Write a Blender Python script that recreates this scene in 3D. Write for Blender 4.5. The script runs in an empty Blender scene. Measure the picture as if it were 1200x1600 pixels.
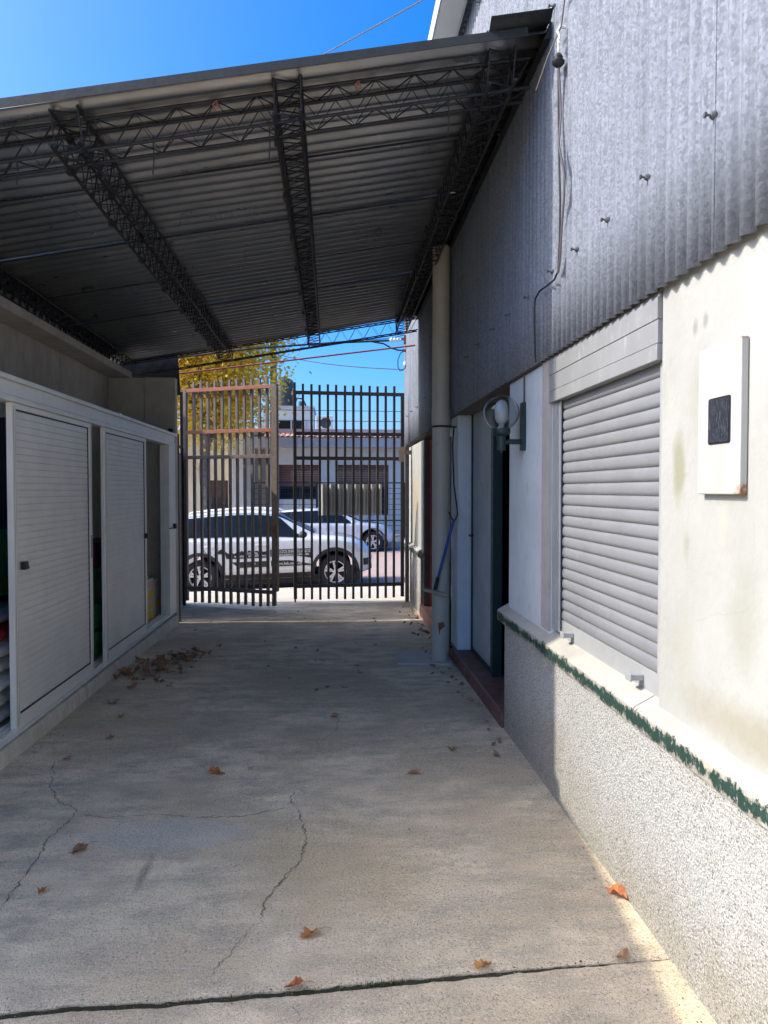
import bpy, math, random
from mathutils import Vector, Matrix, noise
R = math.radians
random.seed(7)
scn = bpy.context.scene
col = scn.collection

# ------------------------------------------------------------------ camera
cam_d = bpy.data.cameras.new('camera'); cam = bpy.data.objects.new('camera', cam_d); col.objects.link(cam)
YAW, PITCH = math.atan(80 / 1150), -math.atan(34 / 1150)
fw = Vector((math.sin(YAW) * math.cos(PITCH), math.cos(YAW) * math.cos(PITCH), math.sin(PITCH)))
cam.location = (0, 0, 1.6); cam.rotation_euler = fw.to_track_quat('-Z', 'Y').to_euler()
cam_d.sensor_fit = 'VERTICAL'; cam_d.sensor_height = 36; cam_d.lens = 36 * 1150 / 1600
cam_d.clip_start = .05; cam_d.clip_end = 2000
scn.camera = cam

# ------------------------------------------------------------------ sky and sun (sun stands to the left, over the neighbour's wall)
EL = 40.0
w = bpy.data.worlds.new('World'); scn.world = w; w.use_nodes = True
nt = w.node_tree; bg = nt.nodes['Background']
sky = nt.nodes.new('ShaderNodeTexSky'); sky.sky_type = 'NISHITA'; sky.sun_disc = False
sky.sun_elevation = R(EL); sky.sun_rotation = R(-90); sky.altitude = 100
sky.air_density = 0.7; sky.dust_density = 4.0; sky.ozone_density = 6.0
hs = nt.nodes.new('ShaderNodeHueSaturation'); hs.inputs['Saturation'].default_value = 1.4; nt.links.new(sky.outputs[0], hs.inputs['Color']); nt.links.new(hs.outputs[0], bg.inputs[0]); bg.inputs[1].default_value = .15
sd = bpy.data.lights.new('sun', 'SUN'); sd.energy = 2.0; sd.angle = R(.45); sd.color = (1, .93, .82)
sun = bpy.data.objects.new('sun', sd); col.objects.link(sun); sun.location = (-20, 5, 20)
sun.rotation_euler = Vector((math.cos(R(EL)), -.014, -math.sin(R(EL)))).to_track_quat('-Z', 'Y').to_euler()
scn.view_settings.view_transform = 'Standard'; scn.view_settings.look = 'None'
scn.view_settings.exposure = 1.5; scn.view_settings.gamma = 1; scn.view_settings.use_curve_mapping = False
scn.render.engine = 'CYCLES'
scn.cycles.use_denoising = True; scn.cycles.max_bounces = 10; scn.cycles.diffuse_bounces = 8
scn.cycles.transparent_max_bounces = 12; scn.cycles.sample_clamp_indirect = 10

# ------------------------------------------------------------------ mesh helpers
ORG = {}
class MB:
    def __init__(s): s.v = []; s.f = []; s.m = []
    def add(s, vs, fs, mi=0):
        o = len(s.v); s.v += [tuple(p) for p in vs]; s.f += [tuple(i + o for i in f) for f in fs]; s.m += [mi] * len(fs); return s
    def box(s, x0, x1, y0, y1, z0, z1, mi=0):
        if x0 > x1: x0, x1 = x1, x0
        if y0 > y1: y0, y1 = y1, y0
        if z0 > z1: z0, z1 = z1, z0
        v = [(x, y, z) for z in (z0, z1) for y in (y0, y1) for x in (x0, x1)]
        return s.add(v, [(0, 2, 3, 1), (4, 5, 7, 6), (0, 1, 5, 4), (2, 6, 7, 3), (0, 4, 6, 2), (1, 3, 7, 5)], mi)
    def tube(s, pts, r, n=6, mi=0, caps=True):
        pts = [Vector(p) for p in pts]; k = len(pts); rs = r if isinstance(r, (list, tuple)) else [r] * k
        vs = []; up = None
        for i, p in enumerate(pts):
            t = (pts[min(i + 1, k - 1)] - pts[max(i - 1, 0)]).normalized()
            if up is None:
                a = Vector((0, 0, 1)) if abs(t.z) < .9 else Vector((1, 0, 0)); up = (a - t * a.dot(t)).normalized()
            else:
                up = (up - t * up.dot(t)); up = up.normalized() if up.length > 1e-6 else t.orthogonal().normalized()
            b = t.cross(up)
            for j in range(n):
                an = 2 * math.pi * (j + .5) / n; vs.append(p + (up * math.cos(an) + b * math.sin(an)) * rs[i])
        fs = [(i * n + j, i * n + (j + 1) % n, (i + 1) * n + (j + 1) % n, (i + 1) * n + j) for i in range(k - 1) for j in range(n)]
        if caps: fs += [tuple(range(n))[::-1], tuple((k - 1) * n + j for j in range(n))]
        return s.add(vs, fs, mi)
    def lathe(s, prof, c, n=20, axis='z', mi=0):
        vs = []
        for r, h in prof:
            for j in range(n):
                a = 2 * math.pi * j / n; p = (r * math.cos(a), r * math.sin(a), h)
                if axis == 'y': p = (p[0], p[2], p[1])
                if axis == 'x': p = (p[2], p[0], p[1])
                vs.append((p[0] + c[0], p[1] + c[1], p[2] + c[2]))
        k = len(prof)
        fs = [(i * n + j, i * n + (j + 1) % n, (i + 1) * n + (j + 1) % n, (i + 1) * n + j) for i in range(k - 1) for j in range(n)]
        return s.add(vs, fs, mi)
    def prism(s, poly, d, mi=0):
        d = Vector(d); k = len(poly); a = [Vector(p) for p in poly]
        return s.add(a + [p + d for p in a], [tuple(range(k))[::-1], tuple(range(k, 2 * k))] + [(i, (i + 1) % k, k + (i + 1) % k, k + i) for i in range(k)], mi)
    def grid(s, fn, nu, nv, mi=0):
        vs = [fn(i / nu, j / nv) for j in range(nv + 1) for i in range(nu + 1)]
        return s.add(vs, [(j * (nu + 1) + i, j * (nu + 1) + i + 1, (j + 1) * (nu + 1) + i + 1, (j + 1) * (nu + 1) + i) for j in range(nv) for i in range(nu)], mi)
    def mesh(s, name, mats, off=(0, 0, 0), smooth=False):
        me = bpy.data.meshes.new(name)
        me.from_pydata([(p[0] - off[0], p[1] - off[1], p[2] - off[2]) for p in s.v], [], s.f)
        for m in (mats if isinstance(mats, (list, tuple)) else [mats]): me.materials.append(m)
        me.polygons.foreach_set('material_index', s.m)
        if smooth: me.polygons.foreach_set('use_smooth', [True] * len(s.f))
        me.update(); return me

def fixn(me):
    import bmesh
    b = bmesh.new(); b.from_mesh(me); bmesh.ops.recalc_face_normals(b, faces=b.faces); b.to_mesh(me); b.free()

def part(name, mb, mats, parent=None, smooth=False, bev=0, solid=0, fix=True):
    off = ORG.get(parent.name, (0, 0, 0)) if parent else (0, 0, 0)
    me = mb.mesh(name, mats, off, smooth)
    if fix: fixn(me)
    o = bpy.data.objects.new(name, me); col.objects.link(o)
    if parent: o.parent = parent
    ORG[o.name] = off
    if solid:
        m = o.modifiers.new('s', 'SOLIDIFY'); m.thickness = solid; m.offset = 0
    if bev:
        m = o.modifiers.new('b', 'BEVEL'); m.width = bev; m.segments = 2; m.limit_method = 'ANGLE'
    if smooth and not solid:
        try: me.set_sharp_from_angle(angle=R(40))
        except Exception: pass
    return o
def tag(o, label=None, cat=None, group=None, kind=None):
    if label: o['label'] = label
    if cat: o['category'] = cat
    if group: o['group'] = group
    if kind: o['kind'] = kind
    return o
def thing(name, loc, label, cat, group=None):
    o = bpy.data.objects.new(name, None); col.objects.link(o); o.location = loc; o.empty_display_size = .1
    ORG[o.name] = tuple(loc); return tag(o, label, cat, group)
def link(name, me, parent, loc=(0, 0, 0), rot=(0, 0, 0)):
    o = bpy.data.objects.new(name, me); col.objects.link(o); o.parent = parent; o.location = loc; o.rotation_euler = rot; return o

# ------------------------------------------------------------------ materials
class N:
    def __init__(s, name):
        s.m = bpy.data.materials.new(name); s.m.use_nodes = True; s.t = s.m.node_tree
        s.b = s.t.nodes['Principled BSDF']; s.tc = s.t.nodes.new('ShaderNodeTexCoord')
    def n(s, ty, **k):
        x = s.t.nodes.new(ty)
        for a, b in k.items(): setattr(x, a, b)
        return x
    def l(s, a, b): s.t.links.new(a, b)
    def vec(s, scale=(1, 1, 1)):
        g = s.n('ShaderNodeNewGeometry'); mp = s.n('ShaderNodeMapping'); mp.inputs['Scale'].default_value = scale
        s.l(g.outputs['Position'], mp.inputs['Vector']); return mp.outputs[0]
    def ovec(s, scale=(1, 1, 1)):
        mp = s.n('ShaderNodeMapping'); mp.inputs['Scale'].default_value = scale
        s.l(s.tc.outputs['Object'], mp.inputs['Vector']); return mp.outputs[0]
    def noise(s, v, scale, det=4, rough=.6):
        x = s.n('ShaderNodeTexNoise'); x.inputs['Scale'].default_value = scale; x.inputs['Detail'].default_value = det
        x.inputs['Roughness'].default_value = rough; s.l(v, x.inputs['Vector']); return x.outputs['Fac']
    def voro(s, v, scale, feat='F1', out='Distance'):
        x = s.n('ShaderNodeTexVoronoi', feature=feat); x.inputs['Scale'].default_value = scale; s.l(v, x.inputs['Vector']); return x.outputs[out]
    def ramp(s, f, stops):
        x = s.n('ShaderNodeValToRGB'); e = x.color_ramp.elements
        while len(e) < len(stops): e.new(.5)
        for a, (p, c) in zip(e, stops):
            a.position = p; a.color = (c, c, c, 1) if isinstance(c, (int, float)) else (*c, 1)
        s.l(f, x.inputs[0]); return x.outputs[0]
    def mix(s, f, a, b, mode='MIX'):
        x = s.n('ShaderNodeMix', data_type='RGBA', blend_type=mode)
        for i, v in ((0, f), (6, a), (7, b)):
            if isinstance(v, (int, float)): x.inputs[i].default_value = v if i == 0 else (v, v, v, 1)
            elif isinstance(v, tuple): x.inputs[i].default_value = (*v, 1)
            else: s.l(v, x.inputs[i])
        return x.outputs[2]
    def math(s, op, a, b=0.0):
        x = s.n('ShaderNodeMath', operation=op)
        for i, v in ((0, a), (1, b)):
            if isinstance(v, (int, float)): x.inputs[i].default_value = v
            else: s.l(v, x.inputs[i])
        return x.outputs[0]
    def color(s, c):
        if isinstance(c, tuple): s.b.inputs['Base Color'].default_value = (*c, 1)
        else: s.l(c, s.b.inputs['Base Color'])
        return s
    def rough(s, r):
        if isinstance(r, (int, float)): s.b.inputs['Roughness'].default_value = r
        else: s.l(r, s.b.inputs['Roughness'])
        return s
    def metal(s, v): s.b.inputs['Metallic'].default_value = v; return s
    def bump(s, h, dist=.01, st=1.0):
        x = s.n('ShaderNodeBump'); x.inputs['Distance'].default_value = dist; x.inputs['Strength'].default_value = st
        s.l(h, x.inputs['Height']); s.l(x.outputs[0], s.b.inputs['Normal']); return s

def paint(name, c, rough=.5, metal=0, var=.15, scale=6, bump=.0008, bscale=90, dirt=None):
    n = N(name); v = n.vec(); f = n.noise(v, scale, 6)
    a = tuple(x * (1 - var) for x in c); b = tuple(min(1, x * (1 + var)) for x in c)
    cc = n.mix(n.ramp(f, [(.3, 0), (.7, 1)]), a, b)
    if dirt:
        g = n.noise(n.vec((1.3, 1.3, .5)), 14, 8, .75); cc = n.mix(n.ramp(g, [(.55, 0), (.72, .75)]), cc, dirt)
    n.color(cc); n.rough(n.ramp(n.noise(v, scale * 2.7, 4), [(.3, max(0, rough - .1)), (.7, min(1, rough + .1))])); n.metal(metal)
    if bump: n.bump(n.noise(v, bscale, 4), bump, 1)
    return n.m

def m_concrete(name, c1, c2, c3, agg=.5, bump=.004, patch=True):
    n = N(name); v = n.vec()
    big = n.noise(v, 1.1, 5, .6); med = n.noise(n.vec((1.0, 2.6, 1)), 3.5, 8, .7); fine = n.noise(v, 170, 3, .7); gr = n.noise(v, 55, 4, .7)
    c = n.mix(n.ramp(big, [(.35, 0), (.65, 1)]), c1, c2)
    c = n.mix(n.ramp(med, [(.42, 0), (.68, .8)]), c, c3)
    streak = n.noise(n.vec((1.2, 9, 1)), 3, 6, .7)
    c = n.mix(n.ramp(streak, [(.52, 0), (.75, .35)]), c, tuple(min(1, x * 1.35) for x in c2))
    # dark grit and pale aggregate showing through the worn face
    c = n.mix(n.ramp(fine, [(.34, .75 * agg), (.47, 0)]), c, tuple(x * .32 for x in c1))
    c = n.mix(n.ramp(gr, [(.56, 0), (.7, .55 * agg)]), c, tuple(min(1, x * 1.5) for x in c2))
    st = n.noise(v, 2.3, 7, .75); c = n.mix(n.ramp(st, [(.6, 0), (.74, .5)]), c, tuple(x * .45 for x in c1))
    n.color(c).rough(n.ramp(med, [(.3, .8), (.7, .95)])); n.b.inputs['Specular IOR Level'].default_value = .15
    h = n.math('ADD', n.math('MULTIPLY', fine, .5), n.math('ADD', n.math('MULTIPLY', gr, .6), med))
    n.bump(h, bump, 1); return n.m

M = {}
def m_floor():
    n = N('floor_concrete'); v = n.vec()
    def blob(cx, cy, rx, ry, soft=.6):      # a stain with an uneven outline
        q = n.n('ShaderNodeSeparateXYZ'); n.l(v, q.inputs[0])
        dx = n.math('DIVIDE', n.math('SUBTRACT', q.outputs[0], cx), rx); dy = n.math('DIVIDE', n.math('SUBTRACT', q.outputs[1], cy), ry)
        d = n.math('ADD', n.math('SQRT', n.math('ADD', n.math('MULTIPLY', dx, dx), n.math('MULTIPLY', dy, dy))), n.math('MULTIPLY', n.math('SUBTRACT', n.noise(v, 3.2, 7, .7), .5), 1.5))
        return n.ramp(d, [(1 - soft, 1), (1.0, 0)])
    big = n.noise(v, .9, 6, .62); med = n.noise(n.vec((1.0, 2.2, 1)), 3.2, 9, .72); fine = n.noise(v, 230, 2, .6); gr = n.noise(v, 95, 3, .65); grit = n.voro(v, 70)
    c = n.mix(n.ramp(big, [(.42, 0), (.58, 1)]), (.64, .505, .325), (.90, .73, .49))
    c = n.mix(n.ramp(med, [(.44, 0), (.62, .85)]), c, (.50, .41, .28))
    c = n.mix(n.ramp(n.noise(n.vec((.9, 11, 1)), 3, 7, .75), [(.52, 0), (.72, .5)]), c, (.72, .63, .49))
    c = n.mix(n.ramp(n.noise(v, 1.7, 8, .78), [(.52, 0), (.70, .5)]), c, (.30, .26, .20))
    c = n.mix(n.ramp(n.noise(n.vec((1.4, .8, 1)), 6, 9, .8), [(.56, 0), (.68, .4)]), c, (.28, .25, .20))
    c = n.mix(n.math('MULTIPLY', blob(.05, 3.1, .55, .55), .55), c, (.62, .46, .24))
    c = n.mix(n.math('MULTIPLY', blob(-.8, 3.45, .42, .18, .25), .55), c, (.62, .58, .48))
    c = n.mix(n.math('MULTIPLY', blob(-.79, 3.10, .026, .20, .85), .6), c, (.13, .105, .08))
    for q in ((-.3, 6.6, .55, .9), (.35, 5.5, .5, .5), (-.9, 8.2, .5, .8), (.3, 8.4, .6, .7), (-.2, 4.9, .35, .3)): c = n.mix(n.math('MULTIPLY', blob(*q, .8), .10), c, (.17, .15, .125))
    c = n.mix(n.ramp(fine, [(.33, .8), (.45, 0)]), c, (.14, .12, .09))
    c = n.mix(n.ramp(gr, [(.30, .8), (.42, 0)]), c, (.20, .17, .13))
    c = n.mix(n.ramp(gr, [(.57, 0), (.68, .7)]), c, (.80, .72, .56))
    q = n.n('ShaderNodeSeparateXYZ'); n.l(v, q.inputs[0])      # dirt along curb and wall foot, darkened to tone down the sunlit strip
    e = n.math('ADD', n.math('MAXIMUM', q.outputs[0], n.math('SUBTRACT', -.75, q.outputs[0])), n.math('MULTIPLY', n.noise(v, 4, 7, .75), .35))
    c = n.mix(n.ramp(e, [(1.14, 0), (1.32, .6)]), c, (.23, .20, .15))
    n.color(c).rough(n.ramp(med, [(.3, .82), (.7, .95)])); n.b.inputs['Specular IOR Level'].default_value = .15
    h = n.math('ADD', n.math('MULTIPLY', fine, .5), n.math('ADD', n.math('MULTIPLY', gr, .9), n.math('MULTIPLY', med, .8)))
    n.bump(h, .006, 1); return n.m
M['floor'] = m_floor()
M['crackdirt'] = paint('crack_dirt', (.21, .175, .13), .95, 0, .4, 30, .002, 80)
M['concrete'] = m_concrete('grey_concrete', (.50, .465, .40), (.58, .54, .47), (.38, .355, .31), .25, .003)
M['kerb'] = m_concrete('kerb_concrete', (.62, .58, .48), (.72, .68, .57), (.46, .43, .35), .5, .004)
M['pave'] = m_concrete('pavement_concrete', (.5, .45, .36), (.56, .5, .41), (.42, .37, .3), .5, .003)
M['road'] = m_concrete('road_surface', (.36, .27, .24), (.42, .32, .28), (.28, .22, .2), .5, .004)
M['soil'] = m_concrete('joint_soil', (.05, .045, .03), (.07, .06, .04), (.035, .045, .02), .6, .01)
M['terrain'] = m_concrete('terrain', (.22, .2, .15), (.26, .23, .17), (.14, .16, .09), .3, .01)

def m_rough():
    n = N('roughcast'); v = n.vec(); ch = n.voro(v, 120, out='Color'); sep = n.n('ShaderNodeSeparateColor'); n.l(ch, sep.inputs[0])
    big = n.noise(v, 85, 3, .75); g2 = n.noise(v, 170, 2, .7)
    c = n.mix(n.ramp(sep.outputs[0], [(.0, 0), (.6, .5), (1, 1)]), (.34, .335, .305), (.50, .495, .46))
    c = n.mix(n.ramp(big, [(.385, .8), (.44, 0)]), c, (.13, .13, .125))
    c = n.mix(n.ramp(g2, [(.38, .9), (.43, 0)]), c, (.12, .12, .12))
    z = n.n('ShaderNodeSeparateXYZ'); n.l(n.vec(), z.inputs[0])
    w_ = n.math('ADD', z.outputs[2], n.math('MULTIPLY', n.math('SUBTRACT', n.noise(v, 2.2, 6, .7), .5), .9))
    c = n.mix(n.ramp(w_, [(.08, .55), (.42, 0)]), c, (.62, .54, .38), 'MULTIPLY')
    n.color(c).rough(.9)
    n.bump(n.math('ADD', n.math('MULTIPLY', big, 1.4), n.voro(v, 120)), .005, 1); return n.m
M['rough'] = m_rough()

def m_galv(name, c=(.60, .63, .66), rough=.42, metal=.75, sc=55):
    n = N(name); v = n.vec((1, 1, .8)); ch = n.voro(v, sc, out='Color'); sep = n.n('ShaderNodeSeparateColor'); n.l(ch, sep.inputs[0])
    f = n.math('ADD', n.math('MULTIPLY', sep.outputs[0], .55), n.math('MULTIPLY', n.noise(v, 60, 6, .75), .9))
    cc = n.mix(n.ramp(f, [(.35, 0), (1.05, 1)]), tuple(x * .76 for x in c), tuple(min(1, x * 1.28) for x in c))
    st = n.noise(n.vec((6, 9, .25)), 2.2, 7, .75); cc = n.mix(n.ramp(st, [(.48, 0), (.70, .55)]), cc, tuple(x * .5 for x in c))
    st = n.noise(n.vec((3, 13, .12)), 2.2, 5, .7); cc = n.mix(n.ramp(st, [(.5, 0), (.7, .5)]), cc, tuple(min(1, x * 1.35) for x in c))
    n.color(cc).metal(metal).rough(n.ramp(f, [(.3, rough + .12), (1, rough - .08)]))
    n.b.inputs['Specular IOR Level'].default_value = .2
    n.bump(n.noise(v, 40, 4), .0006, 1); return n.m
M['galv'] = m_galv('galvanised_siding', (.168, .184, .208), .68, .08, 120)
M['galv_roof'] = paint('galvanised_roof', (.23, .235, .24), .35, .85, .14, 2.2, .0005, 40)
M['edge'] = paint('weathered_roof_edge', (.018, .021, .02), .7, .1, .25, 12, .001, 60)
M['alu'] = paint('aluminium', (.79, .785, .725), .45, .1, .06, 5, .0003, 60)
M['alu_mid'] = paint('mid_aluminium', (.33, .335, .33), .45, .1, .08, 4, .0003, 60, (.38, .38, .36))
M['alu_white'] = paint('white_aluminium', (.81, .80, .74), .38, .05, .05, 4, .0003, 60)
M['case'] = paint('shutter_case', (.235, .24, .238), .45, 0, .08, 3, .0005, 60, (.42, .42, .40))
M['slat_alu'] = paint('shutter_aluminium', (.225, .23, .237), .45, .15, .07, 3, .0004, 80)
M['rubber'] = paint('black_plastic', (.012, .012, .014), .5, 0, .2, 20, 0)
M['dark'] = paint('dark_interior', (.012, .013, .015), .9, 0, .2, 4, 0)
M['girder'] = paint('girder_paint', (.018, .018, .022), .65, .1, .4, 30, .0006, 100, (.05, .025, .015))
M['green'] = paint('dark_green_paint', (.005, .024, .025), .45, 0, .2, 8, .0005, 60)
M['door'] = paint('grey_green_door', (.42, .46, .465), .5, 0, .12, 2.5, .0004, 40, (.10, .11, .10))
M['step'] = paint('red_step_paint', (.16, .075, .06), .6, 0, .25, 5, .002, 70, (.07, .05, .045))
M['terracotta'] = paint('terracotta', (.42, .2, .11), .6, 0, .25, 5, .002, 70)
M['pipe'] = paint('cream_pipe', (.47, .43, .35), .5, 0, .06, 3, .0004, 40, (.30, .26, .2))
M['brown'] = paint('brown_timber', (.10, .055, .035), .6, 0, .3, 8, .001, 60)
M['red'] = paint('red_frame', (.42, .07, .08), .5, 0, .2, 8, .0005, 60)
M['tierod'] = paint('red_oxide_rod', (.28, .06, .045), .6, 0, .25, 14, .0005, 60)
M['cable'] = paint('black_cable', (.015, .015, .016), .5, 0, .2, 20, 0)
M['cablegrey'] = paint('grey_cable', (.10, .085, .09), .5, 0, .2, 20, 0)
M['porcelain'] = paint('porcelain', (.75, .74, .72), .25, 0, .05, 20, 0)
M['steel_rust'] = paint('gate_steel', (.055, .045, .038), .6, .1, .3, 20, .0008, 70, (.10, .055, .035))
M['steel_lit'] = paint('gate_steel_sunlit', (.17, .138, .108), .6, .05, .2, 20, .0008, 70, (.20, .10, .06))  # paler copy of the gate steel, sunlight put into the colour
M['steel_red'] = paint('gate_red_oxide', (.36, .13, .08), .65, .05, .25, 20, .0008, 70, (.30, .2, .14))
M['beige'] = paint('beige_jamb', (.42, .38, .35), .7, 0, .12, 6, .001, 60, (.3, .27, .25))
M['bolt'] = paint('bolt_metal', (.10, .10, .105), .5, .3, .3, 60, 0)
M['blue'] = paint('blue_plastic', (.02, .07, .30), .4, 0, .1, 8, 0)
M['wood'] = paint('pale_wood', (.34, .27, .19), .6, 0, .2, 12, .0006, 60)
M['white'] = paint('white_paint', (.55, .55, .52), .5, 0, .06, 3, .0006, 40)
M['cream'] = paint('cream_wall', (.62, .55, .42), .8, 0, .08, 1.5, .002, 40)
M['offwhite'] = paint('offwhite_wall', (.62, .61, .58), .8, 0, .08, 1.2, .002, 40)
M['greywall'] = paint('grey_wall', (.36, .36, .37), .8, 0, .1, 1.2, .002, 40)
M['soffit'] = paint('soffit', (.16, .13, .10), .8, 0, .2, 4, .002, 40)
M['blind'] = paint('brown_blind', (.13, .045, .03), .6, 0, .15, 4, .0005, 40)
M['rooftile'] = paint('clay_tile', (.52, .27, .18), .8, 0, .3, 5, .002, 40)
M['roofgrey'] = paint('grey_roof', (.44, .445, .45), .7, 0, .12, 2, .002, 40)
M['tank'] = paint('water_tank', (.05, .055, .06), .6, 0, .2, 3, 0)
M['pole'] = paint('pole_concrete', (.17, .15, .14), .9, 0, .2, 3, .002, 40)
M['mesh'] = paint('fence_wire', (.03, .035, .045), .6, 0, .1, 3, 0)
M['sack'] = paint('white_sack', (.80, .79, .76), .7, 0, .12, 9, .004, 45, (.40, .37, .33))
M['sackred'] = paint('red_sack', (.45, .03, .03), .6, 0, .15, 9, .003, 45)
M['sackgrey'] = paint('grey_sack', (.35, .35, .36), .7, 0, .15, 9, .004, 45)
M['gbin'] = paint('green_plastic', (.03, .36, .09), .45, 0, .15, 6, 0)
M['gbin2'] = paint('dark_green_plastic', (.015, .12, .05), .45, 0, .15, 6, 0)
M['maroon'] = paint('maroon_carton', (.16, .025, .045), .7, 0, .15, 6, 0)
M['card'] = paint('cardboard', (.48, .27, .13), .85, 0, .12, 8, .0006, 60)
M['yellow'] = paint('yellow_print', (.72, .50, .04), .5, 0, .08, 12, 0)
M['pink'] = paint('pink_print', (.60, .40, .44), .5, 0, .1, 12, 0)
M['tyre'] = paint('tyre_rubber', (.018, .018, .019), .8, 0, .2, 30, .001, 120)
M['rim'] = paint('alloy_rim', (.62, .62, .63), .3, .5, .04, 8, 0)
M['clad'] = paint('black_cladding', (.022, .022, .023), .65, 0, .15, 30, .0004, 160)
M['rust'] = paint('rust', (.22, .085, .03), .85, 0, .4, 60, .001, 140)
M['led'] = paint('pale_lens', (.6, .6, .58), .15, 0, .05, 8, 0)
M['acgrille'] = paint('ac_grille', (.06, .06, .062), .6, 0, .2, 8, 0)

def m_car(name, c):
    n = N(name); n.color(c).rough(.3).metal(0); n.b.inputs['Coat Weight'].default_value = .9; n.b.inputs['Coat Roughness'].default_value = .04
    g = n.noise(n.vec((1, 1, .6)), 7, 7, .7); z = n.ramp(g, [(.45, 0), (.8, .22)])
    n.color(n.mix(z, c, (.42, .38, .32))); return n.m
M['carwhite'] = m_car('white_car_paint', (.70, .71, .72))
M['carpearl'] = m_car('pearl_car_paint', (.66, .68, .70))
def m_glass_dark(name, c=(.012, .016, .02)):
    n = N(name); n.color(c).rough(.05); n.b.inputs['IOR'].default_value = 1.6; n.b.inputs['Specular IOR Level'].default_value = .22; return n.m
M['glass'] = m_glass_dark('tinted_glass')
n = N('scratched_window'); v = n.vec((1, 2.5, .5)); a_ = n.ramp(n.noise(v, 60, 7, .85), [(.5, 0), (.66, .8)]); n.color(n.mix(a_, (.02, .024, .032), (.11, .12, .135))).rough(.25); M['meterglass'] = n.m
M['decal'] = paint('black_decal', (.02, .016, .014), .4, 0, .1, 8, 0)
M['decalwhite'] = paint('white_lettering', (.78, .78, .76), .5, 0, .03, 8, 0)
n = N('clear_globe'); n.color((.80, .83, .84)).rough(.09); n.b.inputs['Transmission Weight'].default_value = 1; n.b.inputs['IOR'].default_value = 1.3; M['globe'] = n.m
n = N('lamp_bulb'); n.color((.42, .43, .44)).rough(.15); n.b.inputs['Coat Weight'].default_value = .5; M['bulb'] = n.m

def m_plaster():
    n = N('white_plaster'); v = n.vec()
    c = n.mix(n.ramp(n.noise(v, 1.6, 6, .65), [(.35, 0), (.65, 1)]), (.315, .315, .28), (.365, .365, .33))
    st = n.noise(n.vec((3, 3, .8)), 2.4, 7, .7); c = n.mix(n.ramp(st, [(.60, 0), (.76, .6)]), c, (.25, .25, .18))
    ch = n.noise(n.vec((1, 1.6, 1)), 24, 5, .75); c = n.mix(n.ramp(ch, [(.70, 0), (.735, .9)]), c, (.20, .19, .17))
    cr = n.voro(n.mix(.12, v, n.mix(0, n.noise(v, 5, 5), 0.0), 'ADD'), 2.1, 'DISTANCE_TO_EDGE')
    lo = n.noise(v, 1.9, 3); ck = n.math('MULTIPLY', n.ramp(cr, [(.0, 1), (.006, 0)]), n.ramp(lo, [(.5, 0), (.62, .6)]))
    c = n.mix(ck, c, (.25, .23, .2))
    q = n.n('ShaderNodeSeparateXYZ'); n.l(v, q.inputs[0])
    def blob(cy, cz, ry, rz, soft=.7, wob=1.3, sc=9):
        dy = n.math('DIVIDE', n.math('SUBTRACT', q.outputs[1], cy), ry); dz = n.math('DIVIDE', n.math('SUBTRACT', q.outputs[2], cz), rz)
        d = n.math('ADD', n.math('SQRT', n.math('ADD', n.math('MULTIPLY', dy, dy), n.math('MULTIPLY', dz, dz))), n.math('MULTIPLY', n.math('SUBTRACT', n.noise(v, sc, 7, .7), .5), wob)); return n.ramp(d, [(1 - soft, 1), (1, 0)])
    for b_, a_, k_ in (((2.40, 1.68, .05, .16), .8, (.22, .22, .13)), ((2.34, 1.42, .03, .07), .5, (.24, .24, .17)), ((2.30, 2.12, .022, .035), .8, (.2, .2, .17)), ((2.235, 2.13, .02, .03), .8, (.2, .2, .17)), ((2.0, 1.25, .12, .25), .45, (.23, .23, .17)), ((1.9, .92, .6, .10), .6, (.25, .22, .14)), ((2.36, 1.05, .10, .16), .4, (.33, .32, .25)), ((10.2, 1.5, .3, .5), .8, (.40, .28, .16)), ((2.12, 1.5, .03, .09), .35, (.45, .38, .27))):
        c = n.mix(n.math('MULTIPLY', blob(*b_), a_), c, k_)
    chip = n.ramp(n.math('ADD', n.noise(n.vec((1, 1.4, 1)), 42, 5, .75), n.math('MULTIPLY', n.noise(v, 2.5, 3), .22)), [(.80, 0), (.83, .85)]); c = n.mix(chip, c, (.24, .23, .20))
    n.color(c).rough(.75); n.bump(n.math('SUBTRACT', n.noise(v, 30, 6, .6), n.math('MULTIPLY', n.ramp(ch, [(.70, 0), (.735, 1)]), .7)), .003, 1); return n.m
M['plaster'] = m_plaster()
M['plaster_blue'] = paint('pale_blue_plaster', (.55, .60, .62), .75, 0, .1, 2.2, .002, 40, (.36, .38, .37))

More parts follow.
